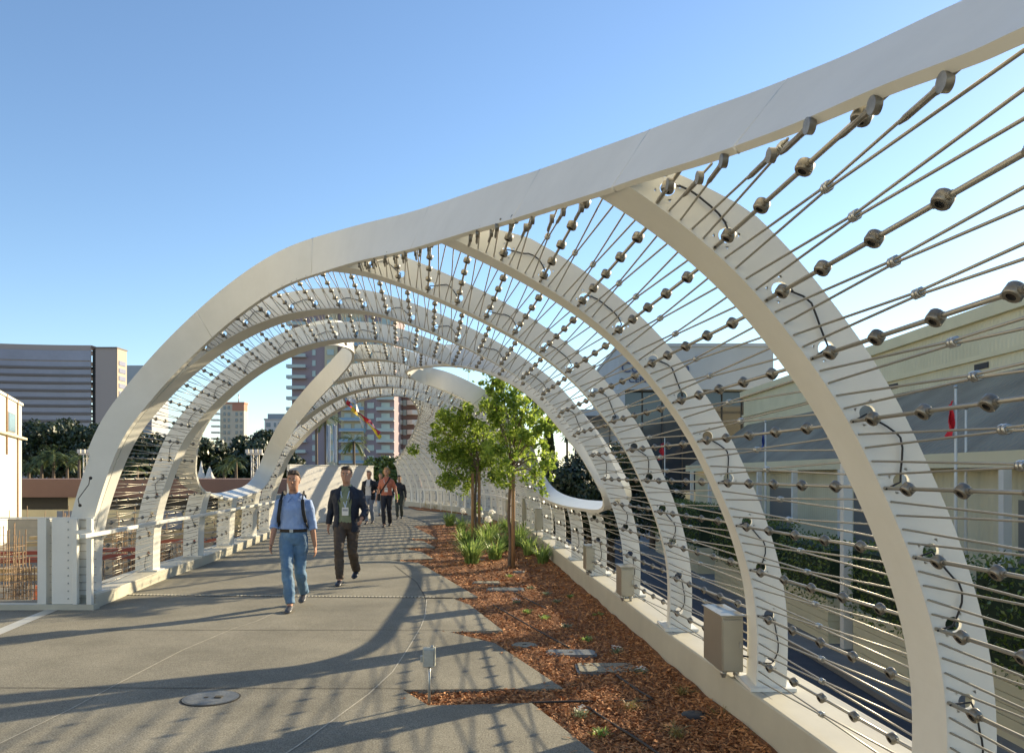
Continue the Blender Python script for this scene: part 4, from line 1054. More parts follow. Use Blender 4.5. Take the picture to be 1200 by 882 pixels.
root = empty('white_tent', at(238, 561, 88)*V(1,1,0)+V(0,0,1.0), 0, 'white peaked tents behind the brown parapet in the left opening', 'tent')
for dx, h in ((-1.2,2.6),(-.2,2.1),(.7,1.5)):
    mb = MB(); mb.loft([[V(dx+r*math.cos(a), r*math.sin(a), z) for a in np.linspace(0,2*PI,8,endpoint=False)] for z, r in ((0,.75),(.5,.42),(1.1,.22),(h,.03))]); mb.build('peak', M['whiteb'], root)
for px, lb in ((383.5,'left of two slim pale banner posts before the pink tower'),(391,'right of two slim pale banner posts before the pink tower')):
    p = at(px, 497, 70); root = empty('banner_post', (p[0],p[1],0), 0, lb, 'post', 'banner posts'); mb = MB(); mb.tube([(0,0,-.1),(0,0,p[2])], .07, 8); mb.build('pole', M['galv'], root)
    mb = MB(); mb.box((.08,-.02,p[2]*.45),(.28,.02,p[2]-.1)); mb.build('banner', mat('pale_banner', (.45,.47,.5), .7), root)

# ---- tall buildings, far away; bays in photo columns, so every storey stands at its true spot
def bpx(px, y): return (px-CX)*y/FPX
def hpy(py, y): return CAMH+(HY-py)*y/FPX
root = empty('hotel_tower', (-190,330,GL), 0, 'wide concave brown glass hotel block far left', 'building'); ro = V(-190,330,GL)
M['hotelwall'] = mat('hotel_stone', (.42,.34,.30), .8); M['hotelglass'] = mat('hotel_glass', (.24,.22,.28), .25, spec=.8, var=.15, scale=.1); M['hotelband'] = mat('hotel_band', (.20,.165,.15), .8)
def curve_y(px): return 330-16*((px-118)/220)**2*(1 if px < 118 else 0)
def band(name, m, p0, p1, ya, yb, dy=0, n=14):
    mb = MB(); A = []
    for i in range(n+1):
        px = p0+(p1-p0)*i/n; yy = curve_y(px)+dy; A.append((bpx(px,yy), yy))
    za, zb = hpy(ya, 330), hpy(yb, 330)
    for a, b in zip(A[:-1], A[1:]): mb.add([V(*a,zb)-ro, V(*b,zb)-ro, V(*b,za)-ro, V(*a,za)-ro], [(0,1,2,3)]); mb.add([V(a[0],a[1],za)-ro, V(b[0],b[1],za)-ro, V(b[0],b[1]+14,za)-ro, V(a[0],a[1]+14,za)-ro],[(0,1,2,3)])
    mb.build(name, m, root)
band('wall', M['hotelwall'], -110, 107, 404.5, 562)
band('glazing', M['hotelglass'], -110, 106.5, 411, 422.5, -.3)
for i in range(11): band('window_band', M['hotelglass'], -110, 106.5, 424+i*8.9, 424+i*8.9+5.6, -.3)
for i in range(11): band('sun_shade', M['hotelband'], -110, 106.5, 429.8+i*8.9, 429.8+i*8.9+2.6, -.9)
pb('stair_tower', M['hotelwall'], (bpx(112,330),330,GL), (bpx(136,330),338.3,hpy(408,330)))
xe = bpx(136,330)
pb('end_wall', mat('hotel_pale', (.44,.38,.29), .8), (xe+.003,330.2,GL), (xe+.4,338.4,hpy(408.2,330)))
pb('roof_edge', M['hotelband'], (bpx(107,330),329.5,hpy(408,330)), (xe+.6,338.8,hpy(406.6,330)))
for i in range(12): pb('window', M['hotelglass'], (xe+.403,331.5,hpy(422+i*8.9+5,330)), (xe+.6,337,hpy(422+i*8.9,330)))
pb('glass_slot', M['dark'], (bpx(107.3,330),330.8,GL), (bpx(111.8,330),337,hpy(409,330)))
root = empty('grey_office_block', (bpx(160,420),420,GL), 0, 'plain grey office block peeking out right of the hotel', 'building'); ro = V(bpx(160,420),420,GL)
pb('wall', M['concrete'], (bpx(144,420),420,GL), (bpx(178,420),440,hpy(428,420)))
for i in range(6): pb('window_band', M['hotelglass'], (bpx(146,420),419.7,hpy(455+i*9,420)), (bpx(178,420),419.95,hpy(450+i*9,420)))
def tower(name, y, px0, px1, top, floors, fh, cols, label, wall, pane, depth, roof=None, wname='window'):
    global root, ro
    root = empty(name, (bpx((px0+px1)/2,y),y,GL), 0, label, 'building'); ro = V(bpx((px0+px1)/2,y),y,GL)
    pb('wall', wall, (bpx(px0,y),y,GL), (bpx(px1,y),y+depth,hpy(top,y)))
    pb('roof', roof or wall, (bpx(px0,y)-.3,y-.4,hpy(top,y)), (bpx(px1,y)+.3,y+depth+.3,hpy(top,y)+.8))
    for i in range(floors):
        yy = top+fh*(i+.35)
        for c0, c1 in cols: pb(wname, pane, (bpx(c0,y),y-.25,hpy(yy+fh*.55,y)), (bpx(c1,y),y-.003,hpy(yy,y)))
M['winglass'] = mat('window_glass', (.12,.15,.17), .15, spec=.8)
M['pinkcap'] = mat('terracotta_cap', (.50,.24,.16), .8)
tower('cream_tower', 380, 258, 286, 473, 9, 7.3, ((262,264.5),(267,269.5),(276,278.5),(281.5,284)), 'cream apartment tower with terracotta top seen through the left opening', mat('cream_tower_wall', (.60,.55,.44), .85, var=.05, scale=.05), M['winglass'], 5, M['pinkcap'])
pb('top_storey', M['pinkcap'], (bpx(272.5,380),379.7,hpy(481,380)), (bpx(286.2,380),384.8,hpy(473.2,380)))
for i in range(7): pb('balcony', M['whiteb'], (bpx(250,380),377,hpy(486+i*7.3,380)), (bpx(258,380),379.9,hpy(484+i*7.3,380)))
mb = MB(); mb.tube([V(bpx(277,380),383,hpy(472,380))-ro, V(bpx(277,380),383,hpy(461,380))-ro], .25, 5); mb.build('mast', M['galv'], root)
tower('glass_apartment_block', 430, 310, 346, 492, 5, 9, ((312,317),(321,323.5),(326,333),(336,343)), 'pale blue glass and white apartment block left of the pink tower', mat('pale_wall', (.55,.57,.57), .8), mat('blue_glass', (.16,.24,.28), .2), 8, M['concrete'])
pb('penthouse', mat('penthouse_glass', (.22,.28,.33), .3), (bpx(313,430),431,hpy(491.8,430)), (bpx(344,430),437,hpy(484.5,430)))
# pink tower
Y = 230
root = empty('pink_apartment_tower', (bpx(400,Y),Y,GL), 0, 'tall plum pink and cream apartment tower with balconies behind the arch', 'building'); ro = V(bpx(400,Y),Y,GL)
M['plum'] = mat('plum_render', (.33,.255,.27), .85, var=.06, scale=.05); M['creambay'] = mat('cream_bay', (.58,.50,.34), .85); M['slab'] = mat('balcony_slab', (.55,.53,.5), .8); M['bluerail'] = mat('blue_glass_rail', (.18,.30,.42), .25); M['palewin'] = mat('pale_window', (.38,.45,.42), .25, spec=.7)
pb('wall', M['plum'], (bpx(342,Y),Y,GL), (bpx(462,Y),Y+22,hpy(366,Y)))
pb('wall', M['creambay'], (bpx(381,Y),Y-.6,GL), (bpx(396,Y),Y-.003,hpy(366,Y)))
pb('wall', M['creambay'], (bpx(400,Y),Y-.5,GL), (bpx(427,Y),Y-.003,hpy(368,Y)))
pb('roof', M['slab'], (bpx(341,Y),Y-1,hpy(366,Y)), (bpx(463,Y),Y+22.5,hpy(364.5,Y)))
pb('roof_house', M['creambay'], (bpx(360,Y),Y+4,hpy(364.4,Y)), (bpx(440,Y),Y+18,hpy(360,Y)))
fh = 12.4
for i in range(16):
    t_ = 370+i*fh
    for c0, c1, yo in ((366,370,0),(384,392,-.6),(404,412,-.5),(416,424,-.5),(430.5,438.5,0),(447,457,0)):
        pb('window', M['palewin'], (bpx(c0,Y),Y+yo-.2,hpy(t_+9.2,Y)), (bpx(c1,Y),Y+yo-.004,hpy(t_+2.5,Y)))
    for c0, c1, m_, yo in ((337.5,360,M['slab'],0),(399,428,M['bluerail'],-.5),(442,462.5,M['slab'],0)):
        b_ = pb('balcony', M['slab'], (bpx(c0,Y),Y-2.0+yo,hpy(t_+12.0,Y)), (bpx(c1,Y),Y-.01+yo,hpy(t_+11.2,Y)))
        pb('railing', M['bluerail'] if m_ is M['bluerail'] else M['palewin'], (bpx(c0,Y),Y-2.0+yo,hpy(t_+11.19,Y)), (bpx(c1,Y),Y-1.9+yo,hpy(t_+8.2,Y)), b_)
root = empty('brick_wing_building', (bpx(476,245),245,GL), 0, 'brick wing with stacked white balconies right of the pink tower', 'building'); ro = V(bpx(476,245),245,GL)
pb('wall', mat('brick_red', (.24,.15,.125), .85), (bpx(462.5,245),245,GL), (bpx(492,245),262,hpy(452,245)))
pb('roof', M['whiteb'], (bpx(461,245),243.5,hpy(452,245)), (bpx(493,245),262.5,hpy(449.5,245)))
for i in range(10):
    t_ = 456+i*11.4
    for c0, c1 in ((462,472),(477,492)):
        mb = MB(); xa, xb = bpx(c0,245)-ro[0], bpx(c1,245)-ro[0]; za, zb = hpy(t_+7.2,245)-GL, hpy(t_+2.2,245)-GL
        P_ = [(xa,0),(xa+.3,-2.2),(xa+(xb-xa)*.5,-3.1),(xb-.3,-2.2),(xb,0)]; mb.prism(P_, za, zb); mb.build('balcony', M['whiteb'], root)
    pb('window', M['palewin'], (bpx(472.5,245),244.7,hpy(t_+8,245)), (bpx(476.5,245),244.99,hpy(t_+1.5,245)))

# ---- building site below the deck on the left
random.seed(5)
M['rebar'] = mat('rusty_rebar', (.30,.21,.13), .8, metal=.3, var=.3, scale=8); M['form'] = mat('formwork_timber', (.50,.38,.20), .85, var=.2, scale=3); M['redpaint'] = mat('red_steel', (.36,.10,.06), .6); M['siteconc'] = mat('fresh_concrete', (.42,.38,.30), .9, var=.12, scale=2)
def cage(x, y, h, w_, label):
    root = empty('rebar_cage', (x,y,GL), 0, label, 'rebar', 'rebar column cages on the building site'); mb = MB()
    for i in range(7):
        for j in range(7):
            if 0 < i < 6 and 0 < j < 6: continue
            mb.bar((-w_+i*w_/3, -w_+j*w_/3, 0), (-w_+i*w_/3+random.gauss(0,.03), -w_+j*w_/3, h*random.uniform(.9,1.08)), .02)
    z = .2
    while z < h*.9:
        for a, b in (((-w_,-w_),(w_,-w_)),((w_,-w_),(w_,w_)),((w_,w_),(-w_,w_)),((-w_,w_),(-w_,-w_))): mb.bar((*a,z),(*b,z),.016)
        z += .18
    mb.build('bars', M['rebar'], root); mb = MB(); mb.box((-w_-.2,-w_-.2,0),(w_+.2,w_+.2,.18)); mb.build('footing', M['siteconc'], root)
for x, y, h, w_, lb in ((-15.2,24,3.0,.5,'rusty rebar cage at the left edge of the building site'),(-12.9,22,2.4,.45,'rebar cage behind the white rail post'),(-17.5,33,3.2,.6,'tall rebar cage farther back on the building site'),(-14.5,31,2.6,.5,'rebar cage in the middle of the building site'),(-12.0,29,2.2,.5,'rebar cage behind the wide white plate'),(-9.6,20,1.9,.4,'low rebar cage behind the lower left cables'),(-11.2,38,2.6,.5,'rebar cage far back behind the left cables')):
    cage(x, y, h, w_, lb)
for i, (x0, y0, x1, y1, z, m_, lb) in enumerate(((-22,26,-13,25,1.3,'form','pale formwork plank laid high across the rebar'),(-20,21,-10.5,20.5,.35,'form','long yellow timber beam lying low near the deck edge'),(-21,23,-12,27,2.0,'redpaint','red steel beam sloping across the building site'),(-18,30,-10,33,2.1,'form','timber formwork beam behind the rebar cages'),(-16,36,-9,35,1.7,'redpaint','red steel beam at the back of the building site'))):
    root = empty('site_beam', (x0,y0,GL+z), 0, lb, 'beam'); mb = MB(); d = V(x1-x0, y1-y0, random.uniform(-.1,.3)); mb.bar((0,0,0), d, .28, .16); mb.bar(d*0+V(0,.25,.2), d+V(0,.25,.2), .2, .12); mb.build('beam', M[m_], root)
    for u in (.15,.5,.85): mb = MB(); p = d*u; mb.bar(p+V(0,0,-.08), (p[0],p[1],-z), .09); mb.build('prop', M['galv'], root)
for x, y, w_, h, lb in ((-17,38,6,2.0,'pale concrete wall section with dark opening on the building site'),(-9.5,27,2.6,1.5,'low concrete block wall behind the left cables'),(-24,45,8,2.2,'long pale concrete wall at the back of the building site')):
    root = empty('concrete_wall', (x,y,GL), 0, lb, 'wall'); mb = MB(); mb.box((-w_/2,0,0),(w_/2,.3,h)); mb.build('wall', M['siteconc'], root); mb = MB(); mb.box((-w_/6,-.012,0),(w_/6,-.003,h*.6)); mb.build('opening', M['dark'], root)
    mb = MB(); 
    for i in range(9): mb.bar((-w_/2+i*w_/8,.15,h),(-w_/2+i*w_/8,.15,h+random.uniform(.4,.9)),.03)
    mb.build('starter_bars', M['rebar'], root)
for x, y, lb in ((-15.9,27.5,'orange barrel behind the white rail post'),(-12.6,26.3,'orange barrel beside the rebar behind the wide plate')):
    mb = MB(); mb.lathe((x,y,GL+.001),(0,0,1),[(0,.28),(.03,.3),(.45,.29),(.47,.31),(.5,.29),(.9,.27),(.93,.24),(.94,.02)],16); props(mb.build('barrel', mat('orange_plastic',(.65,.13,.03),.5)), lb, 'barrel')
# ------------------------------------------------------------------ people
CLOUD = bpy.data.textures.new('folds', 'CLOUDS'); CLOUD.noise_scale = .11; CLOUD.noise_depth = 2
def remesh(mb, name, m, parent, voxel, smooth=2, folds=0.0):
    o = mb.build(name, m, parent)
    r = o.modifiers.new('r', 'REMESH'); r.mode = 'VOXEL'; r.voxel_size = voxel; r.use_smooth_shade = True
    if smooth: s_ = o.modifiers.new('s', 'SMOOTH'); s_.iterations = smooth; s_.factor = .5
    if folds: dm = o.modifiers.new('d', 'DISPLACE'); dm.texture = CLOUD; dm.strength = folds; dm.mid_level = .42; dm.texture_coords = 'LOCAL'
    dg = bpy.context.evaluated_depsgraph_get(); me = bpy.data.meshes.new_from_object(o.evaluated_get(dg)); o.modifiers.clear(); o.data = me
    return o
def ell(c, rx, ry, n=20, a0=0, tilt=0):
    return [V(c[0]+rx*math.cos(a0+2*PI*i/n), c[1]+ry*math.sin(a0+2*PI*i/n), c[2]+tilt*math.sin(a0+2*PI*i/n)) for i in range(n)]
def ik(h, a, l1, l2, bend):
    h, a = V(*h), V(*a); d = np.linalg.norm(a-h); d = min(d, (l1+l2)*.999); u = unit(a-h)
    x = (l1*l1-l2*l2+d*d)/(2*d); q = math.sqrt(max(0, l1*l1-x*x)); b = V(*bend); b = unit(b-u*np.dot(b, u))
    return h+u*x+b*q
SK = {}
def pmat(n, c, **k):
    if n not in SK: SK[n] = mat(n, c, k.get('rough', .75), var=k.get('var', .12), scale=k.get('scale', 9), bump=k.get('bump', .15), bscale=k.get('bscale', 30))
    return SK[n]
def person(px, py, H, rz, label, footR, footL, handR, handL, top, bottom, hair, hairc, skin=(.48,.27,.18), sleeve='long', jacket=None, shoes=(.04,.04,.045), female=False, detail=True, badge=False, lanyard=(.45,.55,.7), backpack=False, crossbag=False, belt=False, bob=0.0, place=None, pack2=None, vest=None):
    g = ground(px, py) if place is None else V(*place); root = empty('person', g, rz, label, 'person'); k = H/1.75
    vx = .009 if detail else .016
    P = lambda *a: V(*a)*k
    sw = .172 if not female else .155
    hz = .915+bob
    hipR, hipL = P(-.085,0,hz), P(.085,0,hz); aR, aL = P(*footR), P(*footL)
    kR = ik(hipR, aR, .43*k, .43*k, (0,-1,0)); kL = ik(hipL, aL, .43*k, .43*k, (0,-1,0))
    shR, shL = P(-sw,.01,1.375+bob), P(sw,.01,1.375+bob); wR, wL = P(*handR), P(*handL)
    eR = ik(shR, wR, .29*k, .26*k, (-.3,1,0)); eL = ik(shL, wL, .29*k, .26*k, (.3,1,0))
    TR = [(.84,.135,.10,.0),(.93,.165,.115,.0),(1.03,.148,.10,-.003),(1.15,.15,.108,-.008),(1.28,.172,.118,-.01),(1.36,.176,.110,0),(1.405,.155,.092,.01),(1.44,.115,.074,.015),(1.475,.072,.062,.018),(1.51,.058,.056,.016)]
    if female: TR = [(z, rx*(.93 if z > .95 else 1.03), ry, yo) for z, rx, ry, yo in TR]
    def torso(mb, gr, z0=0, z1=9, n=20):
        mb.loft([ell(P(0, yo, z+bob), (rx+gr)*k, (ry+gr)*k, n) for z, rx, ry, yo in TR if z0 <= z <= z1])
    sk = pmat('skin_%d' % int(skin[0]*100), skin, rough=.7, var=.08)
    # --- body: trunk, limbs, hands, neck and head in one skin
    mb = MB(); torso(mb, -.006)
    mb.tube([P(0,.02,1.42+bob), P(0,.012,1.50+bob), P(0,.0,1.58+bob)], [.062*k,.056*k,.058*k], 14)
    hc = P(0, -.012, 1.645+bob)
    prof = [(-.118,.030,.030,-.03),(-.105,.047,.050,-.022),(-.08,.058,.072,-.012),(-.045,.067,.086,-.002),(0,.073,.093,.006),(.04,.075,.096,.008),(.075,.067,.086,.010),(.098,.046,.06,.012),(.108,.015,.02,.012)]
    mb.loft([ell(hc+V(0, yo*k, z*k), rx*k, ry*k, 18) for z, rx, ry, yo in prof])
    mb.loft([ell(hc+V(0,(-.088-d)*k,z*k), r*k, r*.9*k, 8) for z, r, d in ((.018,.008,.0),(0,.010,.006),(-.018,.014,.016),(-.03,.014,.012),(-.036,.008,.004))])      # nose
    mb.loft([ell(hc+V(0,-.080*k,z*k), rx*k, .012*k, 8) for z, rx in ((-.052,.015),(-.058,.024),(-.066,.022),(-.072,.012))])                                   # lips
    mb.loft([ell(hc+V(0,-.084*k,z*k), .05*k, .012*k, 10) for z in (.026,.036)])                                                                               # brow
    for s_ in (-1, 1):
        mb.loft([ell(hc+V(s_*.076*k,(.012)*k,z*k), .009*k, .017*k*q, 8) for z, q in ((-.03,.4),(-.015,.9),(.01,1.1),(.026,.6))])                              # ears
    for hp, kn, an in ((hipR,kR,aR),(hipL,kL,aL)):
        mb.tube([hp+V(0,0,.03)*k, hp*.6+kn*.4, kn, kn*.6+an*.4, an], [.085*k,.076*k,.054*k,.056*k,.036*k], 12)
        mb.tube([an, an+V(0,-.05,-.03)*k], [.036*k,.034*k], 8)
    for sh, el, wr, s_ in ((shR,eR,wR,-1),(shL,eL,wL,1)):
        mb.tube([sh-V(s_*.04,0,0)*k, sh, sh*.5+el*.5, el, el*.6+wr*.4, wr], [.05*k,.052*k,.046*k,.038*k,.037*k,.026*k], 12)
    hand = MB()
    for el, wr, s_ in ((eR,wR,-1),(eL,wL,1)):
        d = unit(wr-el); d = unit(d+V(0,-.12,-.35)); side = unit(np.cross(d, V(s_,0,0))); palm_n = unit(V(-s_,0,0)-d*np.dot(V(-s_,0,0), d)); side = unit(np.cross(palm_n, d))
        if side[1] > 0: side = -side                     # thumb side points forward
        rings = []
        for u, wd, th in ((0,.024,.020),(.03,.034,.018),(.06,.041,.016),(.088,.040,.013)):
            c_ = wr+d*u*k; rings.append([c_+side*wd*k*math.cos(a)+palm_n*th*k*math.sin(a) for a in np.linspace(0, 2*PI, 10, endpoint=False)])
        mb.loft(rings)
        for f, (o_, ln) in enumerate(((.030,.066),(.010,.074),(-.010,.068),(-.029,.052))):
            b0 = wr+d*.075*k+side*o_*k; c1 = b0+d*ln*.5*k+palm_n*.008*k; c2 = c1+(d*.8+palm_n*.6)*ln*.34*k; c3 = c2+(d*.45+palm_n*.85)*ln*.28*k
            hand.tube([b0, c1, c2, c3], [.0092*k,.0085*k,.0078*k,.006*k], 7)
        t0 = wr+d*.022*k+side*.024*k; hand.tube([t0, t0+(side*.7+d*.7)*.034*k, t0+(side*.55+d*.9+palm_n*.25)*.062*k], [.012*k,.0105*k,.008*k], 7)
    mb.add(hand.v, hand.f)
    remesh(mb, 'body', sk, root, vx, 2)
    # --- eyes, brows
    if detail:
        for s_ in (-1, 1):
            e = MB(); e.lathe(hc+V(s_*.029*k,-.080*k,.012*k),(0,-1,0),[(0,.011*k),(.006*k,.009*k),(.009*k,.003*k)],8); e.cur = 1; e.lathe(hc+V(s_*.029*k,-.0885*k,.012*k),(0,-1,0),[(0,.0055*k),(.001*k,.004*k)],8)
            e.build('eye', [pmat('eye_white',(.6,.58,.55)), pmat('eye_dark',(.02,.015,.012))], root)
            b_ = MB(); b_.bar(hc+V(s_*.014*k,-.098*k,.030*k), hc+V(s_*.044*k,-.088*k,.034*k), .008*k, .007*k); b_.build('eyebrow', pmat('hair_%d' % int(hairc[0]*999), hairc), root)
    # --- hair
    hm = pmat('hair_%d' % int(hairc[0]*999), hairc, rough=.55, bump=.6, bscale=90)
    mb = MB(); rings = []
    for z, rx, ry, yo in ((-.05,.045,.04,.060),(.0,.076,.066,.048),(.04,.080,.076,.038),(.068,.080,.088,.024),(.095,.074,.094,.010),(.118,.058,.076,.006),(.134,.03,.04,.004)): rings.append(ell(hc+V(0,yo*k,z*k), rx*k, ry*k, 18))
    mb.loft(rings)
    if hair != 'bald_top':
        for _ in range(60):
            a = random.uniform(0,2*PI); r_ = random.uniform(.3,1); c_ = hc+V(.062*r_*math.cos(a)*k, (.066*r_*math.sin(a)-.004)*k, (.132-.045*r_*r_)*k); mb.tube([c_, c_+V(random.gauss(0,.016),-.022,random.gauss(.004,.006))*k], [.014*k,.007*k], 6)
    if hair == 'bob':
        for s_ in (-1,1): mb.tube([hc+V(s_*.062,.01,.06)*k, hc+V(s_*.082,.01,0)*k, hc+V(s_*.078,.015,-.07)*k], [.03*k,.032*k,.022*k], 10)
        mb.tube([hc+V(0,.06,.06)*k, hc+V(0,.085,0)*k, hc+V(0,.075,-.08)*k], [.05*k,.055*k,.04*k], 10)
    else:
        for s_ in (-1,1): mb.tube([hc+V(s_*.066,.03,.05)*k, hc+V(s_*.072,.03,.0)*k], [.024*k,.016*k], 8)
    remesh(mb, 'hair', hm, root, vx*.8, 0)
    # --- trousers
    mb = MB(); torso(mb, .010, .80, 1.04)
    for hp, kn, an in ((hipR,kR,aR),(hipL,kL,aL)):
        mb.tube([hp+V(0,0,.02)*k, hp*.7+kn*.3, kn, kn*.5+an*.5, an*.96+kn*.04+V(0,0,-.01)*k], [.094*k,.090*k,.068*k,.066*k,.058*k], 14)
        for u in (.1,.2,.85,.95,1.1,1.8,1.92):
            c_ = hp*(1-u)+kn*u if u < 1 else kn*(2-u)+an*(u-1); q_ = np.interp(u, [0,1,2], [.088,.069,.060]); mb.lathe(c_-V(0,0,.006)*k, unit(an-hp)+V(.25*math.sin(9*u),.3*math.cos(7*u),0), [(0,q_*.9*k),(.006*k,(q_+.004)*k),(.012*k,q_*.9*k)], 12)
    bm_ = pmat('trousers_%d' % int(bottom[2]*999), bottom, var=.28, scale=5, bump=.5, bscale=22)
    remesh(mb, 'trousers', bm_, root, vx*1.15, 3, .035)
    # --- shirt
    mb = MB(); mb.loft([ell(P(0, yo, z+bob), (rx+g_)*k, (ry+g_)*k, 22) for z, rx, ry, yo, g_ in [(t[0], t[1], t[2], t[3], .013+(.008*math.sin(t[0]*31))) for t in TR if t[0] < 1.49 and t[0] > (.86 if not belt else 1.0)]])
    cuff = .86 if sleeve == 'long' else (.30 if sleeve == 'roll' else -.15)
    for sh, el, wr, s_ in ((shR,eR,wR,-1),(shL,eL,wL,1)):
        if sleeve == 'long': pts = [sh-V(s_*.05,0,0)*k, sh, (sh+el)/2, el, wr*.9+el*.1]; rd = [.056,.060,.056,.050,.040]
        elif sleeve == 'roll': pts = [sh-V(s_*.05,0,0)*k, sh, (sh+el)/2, el, wr*.22+el*.78]; rd = [.056,.062,.060,.056,.052]
        else: pts = [sh-V(s_*.05,0,0)*k, sh, (sh+el)/2, sh*.2+el*.8]; rd = [.055,.060,.062,.060]
        mb.tube(pts, [q_*k for q_ in rd], 14)
        mb.lathe(pts[-1]-unit(pts[-1]-pts[-2])*.02*k, pts[-1]-pts[-2], [(0,rd[-1]*.95*k),(.003,(rd[-1]+.006)*k),(.022*k,(rd[-1]+.006)*k),(.024*k,rd[-1]*.9*k)], 12)
    tm = pmat('shirt_%d' % int(sum(top)*999), top, var=.10, scale=6, bump=.55, bscale=18)
    remesh(mb, 'shirt', tm, root, vx*1.15, 3, .03)
    mb = MB()                                               # collar
    for s_ in (-1, 1):
        mb.add([P(s_*.066,.03,1.515+bob), P(s_*.06,-.04,1.50+bob), P(s_*.010,-.098,1.435+bob), P(s_*.055,-.122,1.375+bob), P(s_*.094,-.06,1.445+bob), P(s_*.098,.03,1.465+bob)], [(0,1,4,5),(1,2,3,4)])
    mb.build('collar', tm, root)
    if belt:
        mb = MB(); mb.loft([ell(P(0,-.002,z+bob), rx*k, ry*k, 24) for z, rx, ry in ((1.0,.160,.115),(1.0,.171,.126),(1.038,.169,.124),(1.038,.158,.113))]); mb.build('belt', pmat('belt_leather',(.03,.022,.015)), root)
        mb = MB(); mb.box(tuple(P(-.022,-.137,1.0+bob)), tuple(P(.022,-.128,1.038+bob))); mb.build('buckle', M['galv'], root)
    if jacket:
        jm = pmat('jacket_%d' % int(jacket[2]*999), jacket, var=.2, scale=6, bump=.5, bscale=14)
        mb = MB(); rings_o, rings_i = [], []
        op = math.radians(24); n = 24
        for z, rx, ry, yo in [(.80,.158,.12,.01),(.88,.172,.125,.01)]+TR[2:-1]:
            opn = op*(1.25 if z < 1.3 else (1.1 if z < 1.4 else .8)); w_ = .036 if z < 1.3 else .026
            r1 = [P((rx+w_)*math.cos(a), (ry+w_)*math.sin(a)+yo, z+bob) for a in np.linspace(-PI/2+opn, 1.5*PI-opn, n)]
            r2 = [P((rx+w_-.014)*math.cos(a), (ry+w_-.014)*math.sin(a)+yo, z+bob) for a in np.linspace(1.5*PI-opn, -PI/2+opn, n)]
            rings_o.append(r1+r2)
        mb.loft(rings_o)
        for sh, el, wr, s_ in ((shR,eR,wR,-1),(shL,eL,wL,1)):
            mb.tube([sh-V(s_*.05,0,-.01)*k, sh+V(s_*.004,0,.0)*k, (sh+el)/2, el, wr*.93+el*.07], [.064*k,.070*k,.067*k,.060*k,.048*k], 14)
        remesh(mb, 'jacket', jm, root, vx*1.1, 2, .03)
        mb = MB()
        for s_ in (-1, 1): mb.add([P(s_*.085,.02,1.495+bob), P(s_*.06,-.075,1.47+bob), P(s_*.065,-.155,1.22+bob), P(s_*.125,-.142,1.36+bob), P(s_*.135,-.08,1.43+bob)], [(0,1,2,3,4)])
        mb.build('lapel', jm, root)
    if badge:
        lm = pmat('lanyard_%d' % int(lanyard[0]*99), lanyard); mb = MB(); yy = -.148 if not female else -.152
        for s_ in (-1, 1):
            P3 = [P(s_*.075,.05,1.495+bob), P(s_*.068,-.06,1.455+bob), P(s_*.055,-.135,1.36+bob), P(0.01,yy,1.17+bob)]
            for a, b in zip(P3[:-1], P3[1:]): mb.bar(a, b, .014*k, .003*k, (0,1,0))
        mb.build('lanyard', lm, root)
        mb = MB(); mb.box(tuple(P(-.038,yy-.008,1.05+bob)), tuple(P(.058,yy-.003,1.17+bob))); mb.build('badge', pmat('badge_white',(.75,.74,.7)), root)
        mb = MB(); mb.box(tuple(P(-.028,yy-.011,1.115+bob)), tuple(P(.048,yy-.009,1.145+bob))); mb.build('badge_print', pmat('badge_print',(.35,.36,.38)), root)
    if backpack:
        bkm = pmat('backpack_cloth', (.015,.017,.02), bump=.4)
        mb = MB(); mb.loft([ell(P(0,.20,z+bob), rx*k, ry*k, 16) for z, rx, ry in ((.98,.10,.05),(1.0,.145,.085),(1.15,.155,.10),(1.32,.145,.09),(1.40,.10,.05))]); mb.build('backpack', bkm, root)
        for s_ in (-1, 1):
            mb = MB(); P4 = catmull([P(s_*.115,.16,1.40+bob), P(s_*.125,.04,1.50+bob), P(s_*.132,-.085,1.44+bob), P(s_*.145,-.138,1.30+bob), P(s_*.165,-.11,1.16+bob), P(s_*.185,.03,1.04+bob)], 4)
            for a, b in zip(P4[:-1], P4[1:]): mb.bar(a, b+(b-a)*.1, .042*k, .014*k, (s_,.2,0) if abs(a[2]-b[2]) < .03 else (0,-1,0.2))
            mb.build('strap', bkm, root)
    if crossbag:
        bkm = pmat('backpack_cloth', (.015,.017,.02), bump=.4); mb = MB()
        P4 = catmull([P(.10,.10,1.46+bob), P(.105,-.04,1.475+bob), P(.06,-.135,1.36+bob), P(-.05,-.150,1.20+bob), P(-.15,-.11,1.05+bob), P(-.205,0,.98+bob)], 4)
        for a, b in zip(P4[:-1], P4[1:]): mb.bar(a, b+(b-a)*.1, .04*k, .01*k, (0,-1,.2))
        mb.build('strap', bkm, root)
        mb = MB(); mb.box(tuple(P(-.27,-.08,.78+bob)), tuple(P(-.19,.14,.99+bob))); mb.build('shoulder_bag', bkm, root, bevel=.02)
    if vest:
        mb = MB(); mb.box(tuple(P(-.16,-.17,.80+bob)), tuple(P(.02,-.10,1.02+bob))); mb.build('carried_bag', pmat('hi_vis',vest), root, bevel=.03)
